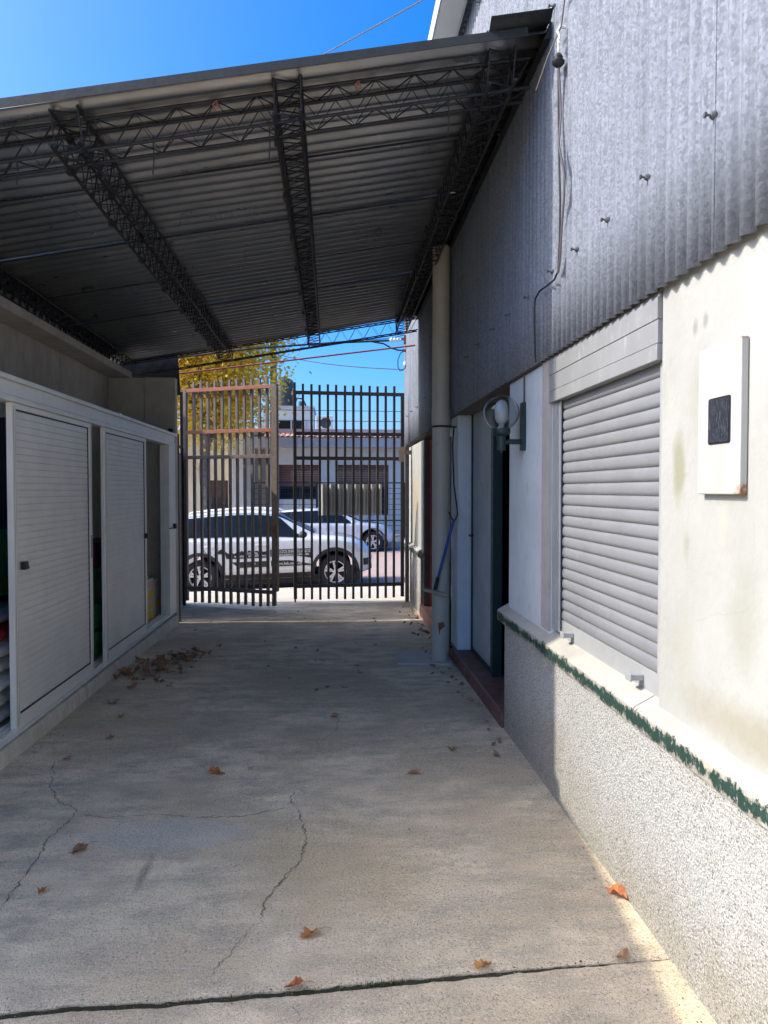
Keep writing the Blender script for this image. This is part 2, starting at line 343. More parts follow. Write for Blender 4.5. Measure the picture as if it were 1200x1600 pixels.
def m_ledge():
    n = N('peeling_green_ledge'); v = n.vec(); g = n.n('ShaderNodeNewGeometry'); s = n.n('ShaderNodeSeparateXYZ'); n.l(g.outputs['True Normal'], s.inputs[0])
    face = n.ramp(n.math('MULTIPLY', s.outputs[0], -1), [(.5, 0), (.6, 1)])
    pos = n.n('ShaderNodeSeparateXYZ'); n.l(v, pos.inputs[0])
    edge = n.math('MULTIPLY', n.math('ABSOLUTE', n.math('SUBTRACT', pos.outputs[2], .762)), 5)
    pe = n.math('ADD', n.math('ADD', n.math('MULTIPLY', n.noise(n.vec((1, 1.0, .7)), 24, 10, .88), .8), n.math('MULTIPLY', n.noise(n.vec((1, 1, .6)), 6, 5, .7), .34)), n.math('MULTIPLY', edge, .9))
    peel = n.ramp(pe, [(.668, 1), (.678, 0)])
    top = n.mix(n.ramp(n.noise(v, 6, 6, .7), [(.35, 0), (.7, 1)]), (.34, .325, .27), (.42, .405, .35))
    top = n.mix(n.ramp(n.noise(v, 3, 5, .7), [(.55, 0), (.75, .6)]), top, (.56, .46, .27))
    gr = n.mix(n.noise(v, 20, 4), (.007, .032, .022), (.014, .054, .038))
    gr = n.mix(n.ramp(n.noise(n.vec((1, 1, .6)), 48, 5, .75), [(.60, 0), (.64, 1)]), gr, (.36, .36, .33))
    n.color(n.mix(n.math('MULTIPLY', face, peel), top, gr)).rough(.7)
    n.bump(n.math('ADD', n.noise(v, 35, 5), n.math('MULTIPLY', n.math('MULTIPLY', face, peel), 1.2)), .0012, 1); return n.m
M['ledge'] = m_ledge()
def m_leaf(name, cols, tr=0):
    n = N(name)
    if tr: g = n.n('ShaderNodeNewGeometry'); f = g.outputs['Random Per Island']
    else: f = n.n('ShaderNodeObjectInfo').outputs['Random']
    c = n.ramp(f, [(i / (len(cols) - 1), k) for i, k in enumerate(cols)])
    n.color(c).rough(.65)
    if tr:
        t = n.n('ShaderNodeBsdfTranslucent'); n.l(c, t.inputs[0]); mx = n.n('ShaderNodeMixShader'); mx.inputs[0].default_value = tr
        n.l(n.b.outputs[0], mx.inputs[1]); n.l(t.outputs[0], mx.inputs[2]); n.l(mx.outputs[0], n.t.nodes['Material Output'].inputs[0])
    return n.m
M['dryleaf'] = m_leaf('dry_leaf', [(.20, .095, .045), (.36, .18, .085), (.26, .125, .06), (.42, .24, .13)])
M['orangeleaf'] = m_leaf('orange_leaf', [(.42, .15, .04), (.36, .10, .03), (.48, .22, .05)])
M['crown'] = m_leaf('autumn_leaves', [(.44, .46, .06), (.85, .70, .09), (.92, .68, .10), (.60, .58, .08), (.90, .56, .09), (.78, .66, .08)], .6)
M['crown2'] = m_leaf('brown_green_leaves', [(.06, .07, .02), (.12, .09, .03), (.09, .11, .02)], .35)
M['bark'] = paint('plane_bark', (.16, .14, .11), .9, 0, .4, 9, .01, 25, (.34, .31, .26))
M['crumb'] = m_leaf('leaf_crumbs', [(.10, .06, .03), (.05, .04, .03), (.25, .16, .08), (.3, .27, .2), (.12, .08, .05)], .05)
M['moss'] = m_leaf('moss', [(.05, .08, .02), (.09, .12, .03)], .2)

# ================================================================== GROUND
def gz(y): return 0.0 if y < 4 else -(min(y, 10.9) - 4) * .0088
def pz(x, y):      # pavement and road follow the slope of the street
    t = max(0, min(1, (y - 10.9) / 2.9)); cx = max(-7, min(7, x))
    return -.061 - .15 * t + .035 * cx * t
def rz(x): return -.34 + .035 * max(-7, min(7, x))

yd = MB().box(-14, 10, -14, -3.22, -.4, -.05); tag(part('bounce_ground', yd, M['pave']), 'unseen pale ground behind the camera, added to bounce light', kind='structure')  # out of view, added as a pale surface to bounce sunlight
terr = MB(); terr.grid(lambda u, v: (-400 + 800 * u, -300 + 900 * v, -.75), 8, 8)
tag(part('terrain', terr, M['terrain'], fix=False), 'bare earth plain around the street', kind='structure')

JX = [-2.7, -1.017, -.796, -.561, -.445, -.126, .163, .493, .748, 1.09, 1.3]
JY = [2.20, 2.277, 2.298, 2.293, 2.303, 2.322, 2.339, 2.36, 2.382, 2.401, 2.41]
def interp(x, X, Y):
    if x <= X[0]: return Y[0]
    for a, b, c, d in zip(X, X[1:], Y, Y[1:]):
        if x <= b: return c + (d - c) * (x - a) / (b - a)
    return Y[-1]
def jn(x, s): return .006 * (noise.noise((x * 14, s, 0)) + .7 * noise.noise((x * 45, s, 3)))
gap = lambda x: .014 if x < .4 else max(.002, .014 - (x - .4) * .017)
base = MB().box(-2.95, 1.45, -3.2, 10.95, -.6, -.09)
floor = tag(part('alley_floor', base, M['soil']), 'worn concrete floor of the covered alley', kind='structure')
NX = 220
def top_z(x, y): return gz(y) + .004 * noise.noise((x * 1.3, y * 1.3, 5)) + .0012 * noise.noise((x * 9, y * 9, 1))
def slab(name, ylow, yhigh, rows, front):
    m = MB(); NY = rows
    def fn(u, v):
        x = -2.75 + 4.0 * u; a, b = ylow(x), yhigh(x); y = a + (b - a) * v ** 1.25 if front else a + (b - a) * (1 - (1 - v) ** 1.25)
        z = top_z(x, y); d = (y - a) if front else (b - y)
        if d < .02: z -= .006 * (1 - d / .02)
        return (x, y, z)
    m.grid(fn, NX, NY)
    e = MB()
    def sk(u, v):
        x = -2.75 + 4.0 * u; y = ylow(x) if front else yhigh(x)
        return (x, y, top_z(x, y) - .006 - .07 * v)
    m.grid(sk, NX, 1)
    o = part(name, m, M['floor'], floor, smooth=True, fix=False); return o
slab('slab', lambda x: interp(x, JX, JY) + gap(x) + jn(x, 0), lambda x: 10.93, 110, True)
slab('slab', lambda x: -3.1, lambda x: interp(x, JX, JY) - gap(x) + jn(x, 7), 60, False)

def crack(pts, wd):
    m = MB(); P = []
    for a, b in zip(pts, pts[1:]):
        k = max(2, int((Vector(b) - Vector(a)).length / .009))
        for i in range(k):
            t = i / k; P.append(Vector((a[0] + (b[0] - a[0]) * t, a[1] + (b[1] - a[1]) * t)))
    P.append(Vector(pts[-1])); L = []; 
    for i, p in enumerate(P):
        t = (P[min(i + 1, len(P) - 1)] - P[max(i - 1, 0)]).normalized(); nn = Vector((-t.y, t.x))
        c = p + nn * (.016 * noise.noise((p.x * 22, p.y * 22, 2)) + .012 * noise.noise((p.x * 60, p.y * 60, 4)) + .006 * noise.noise((p.x * 150, p.y * 150, 8)))
        f = min(1, i / 5, (len(P) - 1 - i) / 5); h = wd * f * max(.1, .7 + 1.0 * noise.noise((p.x * 18, p.y * 18, 9)) + .6 * noise.noise((p.x * 90, p.y * 90, 6)))
        L.append((c + nn * h, c - nn * h))
    vs = []
    for a, b in L: vs += [(a.x, a.y, top_z(a.x, a.y) + .0022), (b.x, b.y, top_z(b.x, b.y) + .0022)]
    m.add(vs, [(2 * i, 2 * i + 1, 2 * i + 3, 2 * i + 2) for i in range(len(L) - 1)])
    o = part('crack', m, M['crackdirt'], floor); return o
crack([(-.206, 3.90), (-.218, 3.782), (-.19, 3.688), (-.142, 3.519), (-.126, 3.355), (-.141, 3.151), (-.213, 2.999), (-.264, 2.837), (-.276, 2.711)], .0042)
crack([(-.276, 2.711), (-.304, 2.653), (-.373, 2.494), (-.411, 2.397), (-.42, 2.33)], .0016)
crack([(-.212, 3.689), (-.321, 3.652), (-.442, 3.603), (-.689, 3.606), (-.887, 3.663), (-1.095, 3.634), (-1.265, 3.689)], .0024)
crack([(-1.65, 4.45), (-1.517, 4.037), (-1.416, 3.85), (-1.29, 3.742), (-1.272, 3.689), (-1.283, 3.565), (-1.309, 3.437), (-1.283, 3.258), (-1.278, 3.048), (-1.273, 2.864)], .0030)
crack([(-1.88, 3.9), (-1.737, 3.927), (-1.61, 3.976), (-1.522, 4.003)], .0016)
crack([(.042, 5.194), (.018, 4.887), (-.085, 4.668)], .0018)
crack([(-.19, 3.60), (-.235, 3.50), (-.19, 3.42), (-.15, 3.40)], .0012)
crack([(-1.9, 8.0), (-1.2, 7.98), (-.4, 7.9), (.5, 7.85), (1.1, 7.9)], .004)
crack([(-.13, 2.30), (-.10, 2.15), (-.12, 2.0)], .0016)
jm = MB()
def jf(u, v):
    x = -2.0 + 3.1 * u; h = gap(x) + .006; return (x, interp(x, JX, JY) + (v - .5) * 2 * h + jn(x, 3), top_z(x, interp(x, JX, JY)) - .011 + .006 * noise.noise((x * 30, v * 3, 5)))
jm.grid(jf, 300, 3); part('joint_dirt', jm, M['soil'], floor, fix=False)
m = MB()   # weeds in the joint
for i in range(260):
    x = random.choice([random.uniform(-1.3, -.1), random.uniform(-.1, .7), random.uniform(.1, .22)]); y = interp(x, JX, JY) + random.uniform(-.008, .008)
    h = random.uniform(.004, .018) * (1.7 if .1 < x < .22 else 1); a = random.uniform(0, 6.3); d = Vector((math.cos(a), math.sin(a), 0)) * .004
    z = -.025; q = Vector((x, y, z)); tip = Vector((x + random.uniform(-.012, .012), y + random.uniform(-.012, .012), z + h + .012))
    m.add([q - d, q + d, tip], [(0, 1, 2)])
tag(part('weeds', m, M['moss'], fix=False), 'small moss and weeds growing in the floor joint', 'weeds', kind='stuff')

m = MB(); m.grid(lambda u, v: (-30 + 60 * u, 10.95 + 2.85 * v, pz(-30 + 60 * u, 10.95 + 2.85 * v)), 60, 8)
tag(part('pavement', m, M['pave'], fix=False), 'sunlit concrete pavement outside the gate', kind='structure')
m = MB()
for i in range(60):
    x0, x1 = -30 + i, -29 + i
    m.add([(x0, 13.8, pz(x0, 13.8) + .004), (x1, 13.8, pz(x1, 13.8) + .004), (x1, 13.95, pz(x1, 13.8)), (x0, 13.95, pz(x0, 13.8)), (x1, 13.96, -.7), (x0, 13.96, -.7)], [(0, 1, 2, 3), (3, 2, 4, 5)])
tag(part('kerb', m, M['kerb'], fix=False), 'concrete kerb along the near pavement', kind='structure')
m = MB(); m.grid(lambda u, v: (-30 + 60 * u, 13.9 + 10.6 * v, rz(-30 + 60 * u)), 60, 2)
tag(part('road', m, M['road'], fix=False), 'pinkish paved street outside the gate', kind='structure')
m = MB(); m.grid(lambda u, v: (-30 + 60 * u, 24.4 + 5 * v, -.18 + .035 * max(-7, min(7, -30 + 60 * u))), 60, 1)
for i in range(60):
    x0, x1 = -30 + i, -29 + i; a, b = -.18 + .035 * max(-7, min(7, x0)), -.18 + .035 * max(-7, min(7, x1))
    m.add([(x0, 24.4, a), (x1, 24.4, b), (x1, 24.4, -.7), (x0, 24.4, -.7)], [(0, 1, 2, 3)])
tag(part('far_pavement', m, M['pave'], fix=False), 'pavement on the far side of the street', kind='structure')

# ================================================================== WAREHOUSE ON THE RIGHT
WX = 1.16
wh = thing('warehouse', (1.16, 4, 0), 'warehouse with galvanised corrugated siding above whitewashed wall and roughcast plinth', 'building')
PIT = .076
def corr(u0, u1, v0, v1, fn, amp=.0125, per=8, nv=1, pit=None):
    """corrugated sheet between u0..u1 (across the waves) and v0..v1; fn(u, v, h) -> point"""
    m = MB(); pit = pit or PIT; k = max(2, int(round((u1 - u0) / pit * per)))
    return m.grid(lambda a, b: fn(u0 + (u1 - u0) * a, v0 + (v1 - v0) * b, amp * math.cos(2 * math.pi * (u0 + (u1 - u0) * a) / pit)), k, nv)
y0 = 2.12 - 1.064 * 5
k = 0
while y0 < 11.45:
    y1 = min(y0 + 1.064 + .05, 11.48)
    off = .0012 * (k % 2)
    part('siding_sheet', corr(y0, y1, 2.30, 5.52, lambda u, v, h: (1.133 - h - off - .002 * noise.noise((u * 2, v * .8, 1)), u, v), nv=8), M['galv'], wh, smooth=True, solid=.0012, fix=False)
    y0 += 1.064; k += 1
# far end wall of the building and its roof
b = MB().box(1.145, 9, 11.46, 11.52, -.1, 5.5); part('end_wall', b, M['plaster'], wh)
part('end_siding', corr(1.12, 9, 2.30, 5.52, lambda u, v, h: (u, 11.535 - h, v)), M['galv'], wh, smooth=True, solid=.0012, fix=False)
part('roof', corr(-3.2, 11.7, 0, 1, lambda u, v, h: (.99 + v * 7.5, u, 5.56 + .14 * v * 7.5 + h), per=6), M['galv_roof'], wh, smooth=True, solid=.0012, fix=False)
part('back_wall', MB().box(5.4, 5.6, -3.2, 11.4, -.1, 5.4), M['dark'], wh)
g = MB().box(.87, 1.07, -3.2, 11.75, 5.50, 5.512).box(.862, .874, -3.2, 11.75, 5.50, 5.66).box(1.066, 1.078, -3.2, 11.75, 5.50, 5.55)
part('gutter', g, M['white'], wh)
# masonry: near wall, lintel, piers
part('plaster_wall', MB().box(1.16, 1.42, -3.2, 2.545, .78, 2.34), M['plaster'], wh, bev=.012)
part('lintel', MB().box(1.152, 1.42, 2.547, 11.40, 2.302, 2.42), M['soffit'], wh)
part('pier', MB().box(1.16, 1.42, 3.86, 4.79, .78, 2.30), M['plaster_blue'], wh, bev=.012)
part('jamb_strip', MB().box(1.152, 1.20, 3.862, 4.0, .845, 2.298), M['beige'], wh)
part('pier', MB().box(1.16, 1.50, 6.79, 7.16, .10, 2.30), M['plaster_blue'], wh, bev=.012)
part('pier', MB().box(1.16, 1.50, 9.43, 11.455, .78, 2.25), M['plaster'], wh, bev=.012)
part('plinth', MB().box(1.148, 1.44, -3.2, 4.85, -.12, .735), M['rough'], wh, bev=.008)
part('plinth', MB().box(1.148, 1.50, 9.62, 11.50, -.2, .735), M['rough'], wh, bev=.008)
def ledge(ya, yb):
    m = MB(); ny = int((yb - ya) / .02)
    pr = [(1.16, .728), (1.112, .726), (1.105, .735), (1.104, .795), (1.112, .803), (1.19, .845)]
    def fn(u, v):
        y = ya + (yb - ya) * u; t = v * (len(pr) - 1); i = min(int(t), len(pr) - 2); f = t - i
        x = pr[i][0] + (pr[i + 1][0] - pr[i][0]) * f; z = pr[i][1] + (pr[i + 1][1] - pr[i][1]) * f
        d = .003 * noise.noise((y * 9, z * 20, 1)) + .002 * noise.noise((y * 40, z * 40, 2)); return (x + d, y, z + d * .7)
    m.grid(fn, ny, 5)
    for y in (ya, yb): m.add([(x, y, z) for x, z in pr], [(0, 1, 2, 3, 4, 5)])
    return m
part('ledge', ledge(-3.2, 2.62), M['ledge'], wh, smooth=True)
part('ledge', ledge(2.626, 4.87), M['ledge'], wh, smooth=True)
part('ledge', ledge(9.5, 11.56), M['ledge'], wh, smooth=True)
# roller shutter
rs = part('roller_shutter', MB().box(1.172, 1.215, 2.549, 2.578, .86, 2.06).box(1.168, 1.215, 3.79, 3.858, .86, 2.06).box(1.172, 1.18, 3.735, 3.79, .86, 2.06)
          
          .box(1.186, 1.204, 2.579, 3.735, .836, .925), M['alu_mid'], wh, bev=.002)
for y in (2.74, 3.56):
    part('stop_block', MB().box(1.135, 1.186, y - .022, y + .022, .872, .895).box(1.13, 1.137, y - .027, y + .027, .868, .899), M['alu_mid'], rs, bev=.003)
sl = MB(); prof = [(.0, .0), (-.006, .004), (-.0095, .014), (-.0105, .025), (-.0095, .037), (-.006, .048), (.001, .0525), (.001, .0545)]
for i, (dx, dz) in enumerate(prof): sl.v += [(dx, 2.58, dz), (dx, 3.734, dz)]
sl.add([], []); 
for i in range(len(prof) - 1): sl.f.append((2 * i, 2 * i + 1, 2 * i + 3, 2 * i + 2)); sl.m.append(0)
o0 = part('slat', sl, M['slat_alu'], rs, smooth=True, fix=False); n_s = 21
for i in range(n_s):
    o = o0 if i == 0 else o0.copy()
    if i: col.objects.link(o); o.parent = rs
    o.location = (1.196 + random.uniform(-.0006, .0006), 0, .925 + i * .0545)
part('shutter_case', MB().box(1.146, 1.3, 2.549, 3.86, 2.062, 2.12).box(1.148, 1.3, 2.549, 3.86, 2.122, 2.205).box(1.146, 1.3, 2.549, 3.86, 2.207, 2.285).box(1.152, 1.3, 2.549, 3.86, 2.285, 2.30), M['case'], wh, bev=.002)
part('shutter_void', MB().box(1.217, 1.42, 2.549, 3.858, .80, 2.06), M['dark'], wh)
# hook bolts through the siding
bm = MB().lathe([(0, -.016), (.012, -.014), (.017, -.004), (.0185, 0)], (0, 0, 0), 10, 'x').tube([(-.010, 0, 0), (-.034, 0, 0), (-.036, 0, 0)], .0045, 6)
bm.box(-.04, -.03, -.008, .008, -.008, .008)
bm.v = [(x * .8, y * .75, z * .75) for x, y, z in bm.v]
WO = wh.location
b0 = None
for zz in (2.71, 4.05, 5.3):
    y = .35 + (zz * .13) % .2
    for y in [2.165, 2.618, 2.96, 3.323, 3.74, 4.2, 4.66, 5.1, 5.6, 6.1, 6.5, 7.3, 8.1, 8.9, 9.7, 10.4, 11.0]:
        yy = round(y / PIT) * PIT
        if b0 is None:
            bm.v = [(x + WO.x, y + WO.y, z + WO.z) for x, y, z in bm.v]; b0 = part('hook_bolt', bm, M['bolt'], wh, smooth=True); o = b0
        else: o = b0.copy(); col.objects.link(o); o.parent = wh
        o.location = (1.123 - WO.x, yy - WO.y, zz + random.uniform(-.01, .01))
# the two recessed doorways
part('doorstep', MB().box(1.135, 3.2, 4.872, 7.7, -.15, .10), M['step'], wh, bev=.012)
part('doorstep', MB().box(1.135, 1.9, 7.702, 9.60, -.15, .105), M['terracotta'], wh, bev=.012)
d = part('door', MB().box(1.30, 1.34, 5.875, 6.78, .115, 2.30), M['door'], wh, bev=.003)
part('door_edge', MB().box(1.285, 1.299, 6.755, 6.785, .10, 2.30).box(1.288, 1.299, 5.87, 6.755, .10, .135), M['green'], d)
part('door_latch', MB().box(1.265, 1.30, 6.735, 6.752, 1.17, 1.19).box(1.262, 1.272, 6.66, 6.79, 1.172, 1.188), M['rubber'], d)
part('door_post', MB().box(1.272, 1.352, 5.79, 5.868, .102, 2.30), M['green'], wh, bev=.003)
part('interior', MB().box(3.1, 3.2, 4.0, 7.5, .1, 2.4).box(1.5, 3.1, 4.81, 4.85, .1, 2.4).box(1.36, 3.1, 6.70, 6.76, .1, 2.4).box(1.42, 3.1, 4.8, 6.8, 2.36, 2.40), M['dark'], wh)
part('jamb', MB().box(1.17, 1.245, 9.39, 9.428, .11, 2.25), M['brown'], wh, bev=.003)
part('jamb', MB().box(1.247, 1.30, 9.385, 9.428, .11, 2.25), M['red'], wh, bev=.003)
sw = part('shop_window', MB().box(1.30, 1.34, 7.165, 7.22, .11, 2.3).box(1.30, 1.34, 9.33, 9.384, .11, 2.3).box(1.30, 1.34, 7.22, 9.33, .11, .3).box(1.30, 1.34, 7.22, 9.33, 2.2, 2.3).box(1.30, 1.34, 8.24, 8.30, .3, 2.2), M['white'], wh, bev=.003)
part('pane', MB().box(1.318, 1.324, 7.22, 8.24, .3, 2.2), M['glass'], sw); part('pane', MB().box(1.318, 1.324, 8.30, 9.33, .3, 2.2), M['glass'], sw)

# meter cabinet
mc = thing('meter_cabinet', (1.16, 2.12, 1.8), 'white steel meter cabinet with small window and rusted corner on the wall', 'meter box')
part('door', MB().box(1.136, 1.158, 1.987, 2.228, 1.588, 2.03), M['white'], mc, bev=.003)
def rrect(x, ya, yb, za, zb, r, n=5):
    P = []
    for cy, cz, a0 in ((yb - r, zb - r, 0), (ya + r, zb - r, 90), (ya + r, za + r, 180), (yb - r, za + r, 270)):
        for i in range(n + 1): a = R(a0 + 90 * i / n); P.append((x, cy + r * math.cos(a), cz + r * math.sin(a)))
    return P
part('window_trim', MB().prism(rrect(1.1335, 2.038, 2.161, 1.737, 1.874, .008), (.004, 0, 0)), M['rubber'], mc)
part('window', MB().prism(rrect(1.132, 2.043, 2.156, 1.742, 1.869, .006), (.004, 0, 0)), M['meterglass'], mc)
n = N('rust_on_white'); v = n.vec(); q = n.n('ShaderNodeSeparateXYZ'); n.l(v, q.inputs[0])
# rust creeping up from the lower near corner and chipped edges
dy = n.math('MULTIPLY', n.math('SUBTRACT', q.outputs[1], 1.987), 22); dz = n.math('MULTIPLY', n.math('SUBTRACT', q.outputs[2], 1.588), 13)
d = n.math('ADD', n.math('ADD', dy, dz), n.math('MULTIPLY', n.math('SUBTRACT', n.noise(v, 60, 7, .75), .5), 2.2)); f1 = n.ramp(d, [(.15, 1), (.6, 0)])
f2 = n.ramp(n.math('ADD', n.math('ADD', n.math('MULTIPLY', n.math('SUBTRACT', 2.03, q.outputs[2]), 30), n.math('MULTIPLY', n.math('ABSOLUTE', n.math('SUBTRACT', q.outputs[1], 1.99)), 9)), n.noise(v, 90, 6, .75)), [(.55, 1), (.75, 0)])
f3 = n.ramp(n.noise(v, 130, 4, .8), [(.71, 0), (.74, .8)])
wc = n.mix(n.ramp(n.noise(n.vec((1, 1, .3)), 9, 6, .7), [(.4, 0), (.75, 1)]), (.40, .40, .365), (.33, .33, .29))
rc = n.mix(n.noise(v, 120, 4), (.10, .035, .015), (.36, .16, .05))
n.color(n.mix(f3, n.mix(n.math('MAXIMUM', f1, f2), wc, rc), (.2, .13, .09))).rough(.55); M['metercase'] = n.m
mc_door = [o for o in mc.children if o.name.startswith('door')][0]; mc_door.data.materials.clear(); mc_door.data.materials.append(M['metercase'])
part('hinge', MB().tube([(1.147, 2.2285, 1.66), (1.147, 2.2285, 1.71)], .005, 8).tube([(1.147, 2.2285, 1.91), (1.147, 2.2285, 1.96)], .005, 8), M['metercase'], mc)

# globe wall lamp
LY = 4.40
lp = thing('wall_lamp', (1.16, LY, 1.98), 'green wall lamp with clear glass globe by the doorway', 'lamp')
part('backplate', MB().box(1.138, 1.159, LY - .035, LY + .035, 1.84, 2.13), M['green'], lp, bev=.004)
part('arm', MB().tube([(1.14, LY, 1.893), (1.02, LY, 1.893)], .016, 10), M['green'], lp, smooth=True)
part('holder', MB().lathe([(0, 1.825), (.010, 1.826), (.012, 1.838), (.024, 1.84), (.027, 1.85), (.027, 1.925), (.05, 1.94), (.054, 1.945), (.054, 1.972), (.048, 1.974), (0, 1.974)], (1.017, LY, 0), 24), M['green'], lp, smooth=True)
pr = []
for i in range(25):
    a = R(-62 + 152 * i / 24); pr.append((max(.0005, .108 * math.cos(a)), 2.068 + .108 * math.sin(a)))
inn = [(max(.0005, r - .0022 * abs(math.cos(R(-62 + 152 * i / 24)))), 2.068 + (z - 2.068) * (1 - .021)) for i, (r, z) in enumerate(pr)]
part('globe', MB().lathe(pr + inn[::-1] + [pr[0]], (1.017, LY, 0), 40), M['globe'], lp, smooth=True)
part('bulb', MB().lathe([(0, 1.976), (.017, 1.976), (.018, 2.0), (.030, 2.012), (.038, 2.03), (.040, 2.06), (.039, 2.10), (.032, 2.128), (.018, 2.143), (.0005, 2.147)], (1.017, LY, 0), 24), M['bulb'], lp, smooth=True)
part('supply_cable', MB().tube([(1.152, LY - .01, 2.13), (1.152, LY - .01, 2.3)], .006, 6), M['cablegrey'], lp)

# downpipe, its bracket and what hangs round it
dp = thing('downpipe', (1.015, 6.874, -.03), 'thick cream rain downpipe standing beside the corrugated wall', 'pipe')
part('pipe', MB().lathe([(.082, -.03), (.082, 2.22), (.088, 2.222), (.088, 2.36), (.082, 2.362), (.082, 3.86), (.07, 3.86), (.07, -.03)], (1.015, 6.874, 0), 32), M['pipe'], dp, smooth=True)
part('bracket', MB().lathe([(.083, 2.185), (.091, 2.187), (.091, 2.203), (.083, 2.205)], (1.015, 6.874, 0), 28).box(1.10, 1.17, 6.866, 6.882, 2.188, 2.202), M['girder'], dp)
part('rust_stain', MB().prism([(.978, 6.7935, .36), (1.03, 6.7915, .37), (1.045, 6.793, .33), (1.0, 6.7915, .29), (.995, 6.792, .24), (.985, 6.7925, .30)], (0, .004, 0)), M['rust'], dp)
pl = MB().prism([(.60, 7.20, -.03), (1.13, 7.20, -.03), (1.10, 6.70, -.03), (.60, 6.76, -.03)], (0, 0, .028))
tag(part('drain_cover', pl, M['concrete'], bev=.003), 'flat grey drain cover on the floor at the foot of the downpipe', 'drain cover')
br = thing('squeegee', (.95, 6.75, .66), 'blue handled floor squeegee hanging against the downpipe', 'squeegee')
part('handle', MB().tube([(1.125, 6.80, 1.32), (.948, 6.762, .70)], .013, 8), M['blue'], br, smooth=True)
part('ferrule', MB().tube([(.972, 6.767, .79), (.944, 6.761, .675)], .018, 8), M['rubber'], br)
part('head', MB().prism([(.835, 6.735, .695), (1.06, 6.735, .640), (1.058, 6.735, .610), (.833, 6.735, .665)], (0, .045, 0)), M['wood'], br, bev=.003)
ho = MB().tube([(1.125, 6.80, 2.19), (1.105, 6.76, 2.02), (1.115, 6.74, 1.66), (1.145, 6.74, 1.44), (1.150, 6.74, 1.38), (1.130, 6.75, 1.325), (1.108, 6.75, 1.325), (1.085, 6.75, 1.365), (1.075, 6.75, 1.40)], .0075, 6)
tag(part('hanging_hook', ho, M['cable'], smooth=True), 'thin black wire hook hanging from the downpipe bracket', 'hook')
ho = MB().tube([(1.10, 6.98, .95), (1.112, 6.97, .90), (1.108, 6.97, .80), (1.12, 6.97, .5), (1.115, 6.97, .10), (1.13, 6.95, .10)], .013, 8)
ho.tube([(1.11, 6.98, 1.6), (1.105, 6.97, 1.2), (1.10, 6.97, .93)], .006, 6)
tag(part('hose', ho, M['green'], smooth=True), 'dark green hose hanging between downpipe and doorway pier', 'hose')

# cable gland and cables at the corner of the canopy shadow
cg = thing('cable_anchor', (1.11, 3.53, 3.75), 'small cable anchor insulator on the siding at the canopy corner', 'insulator')
part('shackle', MB().tube([(1.125, 3.545, 3.83), (1.095, 3.545, 3.83), (1.085, 3.545, 3.81), (1.095, 3.545, 3.79), (1.09, 3.54, 3.765)], .007, 6).tube([(1.09, 3.55, 3.775), (1.085, 3.525, 3.74), (1.09, 3.54, 3.71), (1.095, 3.555, 3.74), (1.09, 3.55, 3.775)], .006, 6), M['alu'], cg)
part('insulator', MB().lathe([(.001, 3.635), (.012, 3.637), (.028, 3.652), (.031, 3.664), (.020, 3.672), (.022, 3.684), (.012, 3.70), (.001, 3.702)], (1.088, 3.54, 0), 14), M['cable'], cg, smooth=True)
def wire(name, pts, r, mat, label, cat, sag=0, group=None, n=6):
    P = [Vector(p) for p in pts]
    if sag:
        a, b = P[0], P[-1]; P = []
        for i in range(25): t = i / 24; q = a.lerp(b, t); q.z -= sag * 4 * t * (1 - t); P.append(q)
    return tag(part(name, MB().tube(P, r, n), mat, smooth=True), label, cat, group)
wire('stay_wire', [(1.10, 3.25, 4.35), (1.10, 3.40, 4.08), (1.10, 3.54, 3.83), (1.06, 3.62, 3.73), (1.03, 3.72, 3.62)], .004, M['cablegrey'], 'thin stay wire slanting down the siding to the canopy corner', 'wire')
wire('cable', [(1.09, 3.54, 3.64), (1.10, 3.545, 3.5), (1.10, 3.535, 3.4), (1.08, 3.50, 3.25), (1.10, 3.47, 3.1), (1.10, 3.475, 3.0), (1.10, 3.51, 2.85), (1.10, 3.53, 2.72), (1.10, 3.56, 2.66)], .0055, M['cablegrey'], 'grey cable hanging down the sunlit siding edge, outer of two', 'cable')
wire('cable', [(1.095, 3.56, 3.64), (1.10, 3.57, 3.45), (1.10, 3.555, 3.2), (1.10, 3.535, 3.0), (1.10, 3.54, 2.8), (1.10, 3.56, 2.67), (1.10, 3.62, 2.645), (1.10, 3.75, 2.65), (1.10, 3.88, 2.66), (1.10, 3.97, 2.64), (1.10, 3.985, 2.58), (1.105, 3.985, 2.34), (1.11, 3.985, 2.30)], .005, M['cable'], 'black cable running down the siding then into the shaded wall', 'cable')

# ================================================================== LEFT SIDE: BOUNDARY WALL AND STORE FRONT
bw = thing('boundary_wall', (-2.7, 3, 0), 'grey rendered boundary wall with concrete beam behind the store front', 'wall')
part('wall', MB().box(-2.92, -2.70, 1.95, 9.27, -.12, 2.97), M['concrete'], bw)
part('beam', MB().box(-2.94, -2.46, 3.72, 9.27, 2.972, 3.05), M['concrete'], bw, bev=.006)
part('upper_wall', MB().box(-2.92, -2.72, 3.70, 9.27, 3.052, 3.36), M['greywall'], bw)
m = MB().prism([(-2.92, 1.95, 2.972), (-2.92, 3.695, 2.972), (-2.92, 3.695, 3.26), (-2.92, 1.95, 3.12)], (.22, 0, 0)); part('parapet', m, M['offwhite'], bw)  # unseen wall top, sloped to shade the near floor, pale for bounce
part('pillar', MB().box(-2.70, -2.285, 9.15, 9.27, -.12, 2.965), M['concrete'], bw, bev=.008)
part('pillar', MB().box(-2.279, -1.91, 9.145, 9.27, -.12, 2.97), M['concrete'], bw, bev=.008)
part('fixing', MB().box(-1.99, -1.94, 9.11, 9.145, 2.29, 2.35), M['girder'], bw)
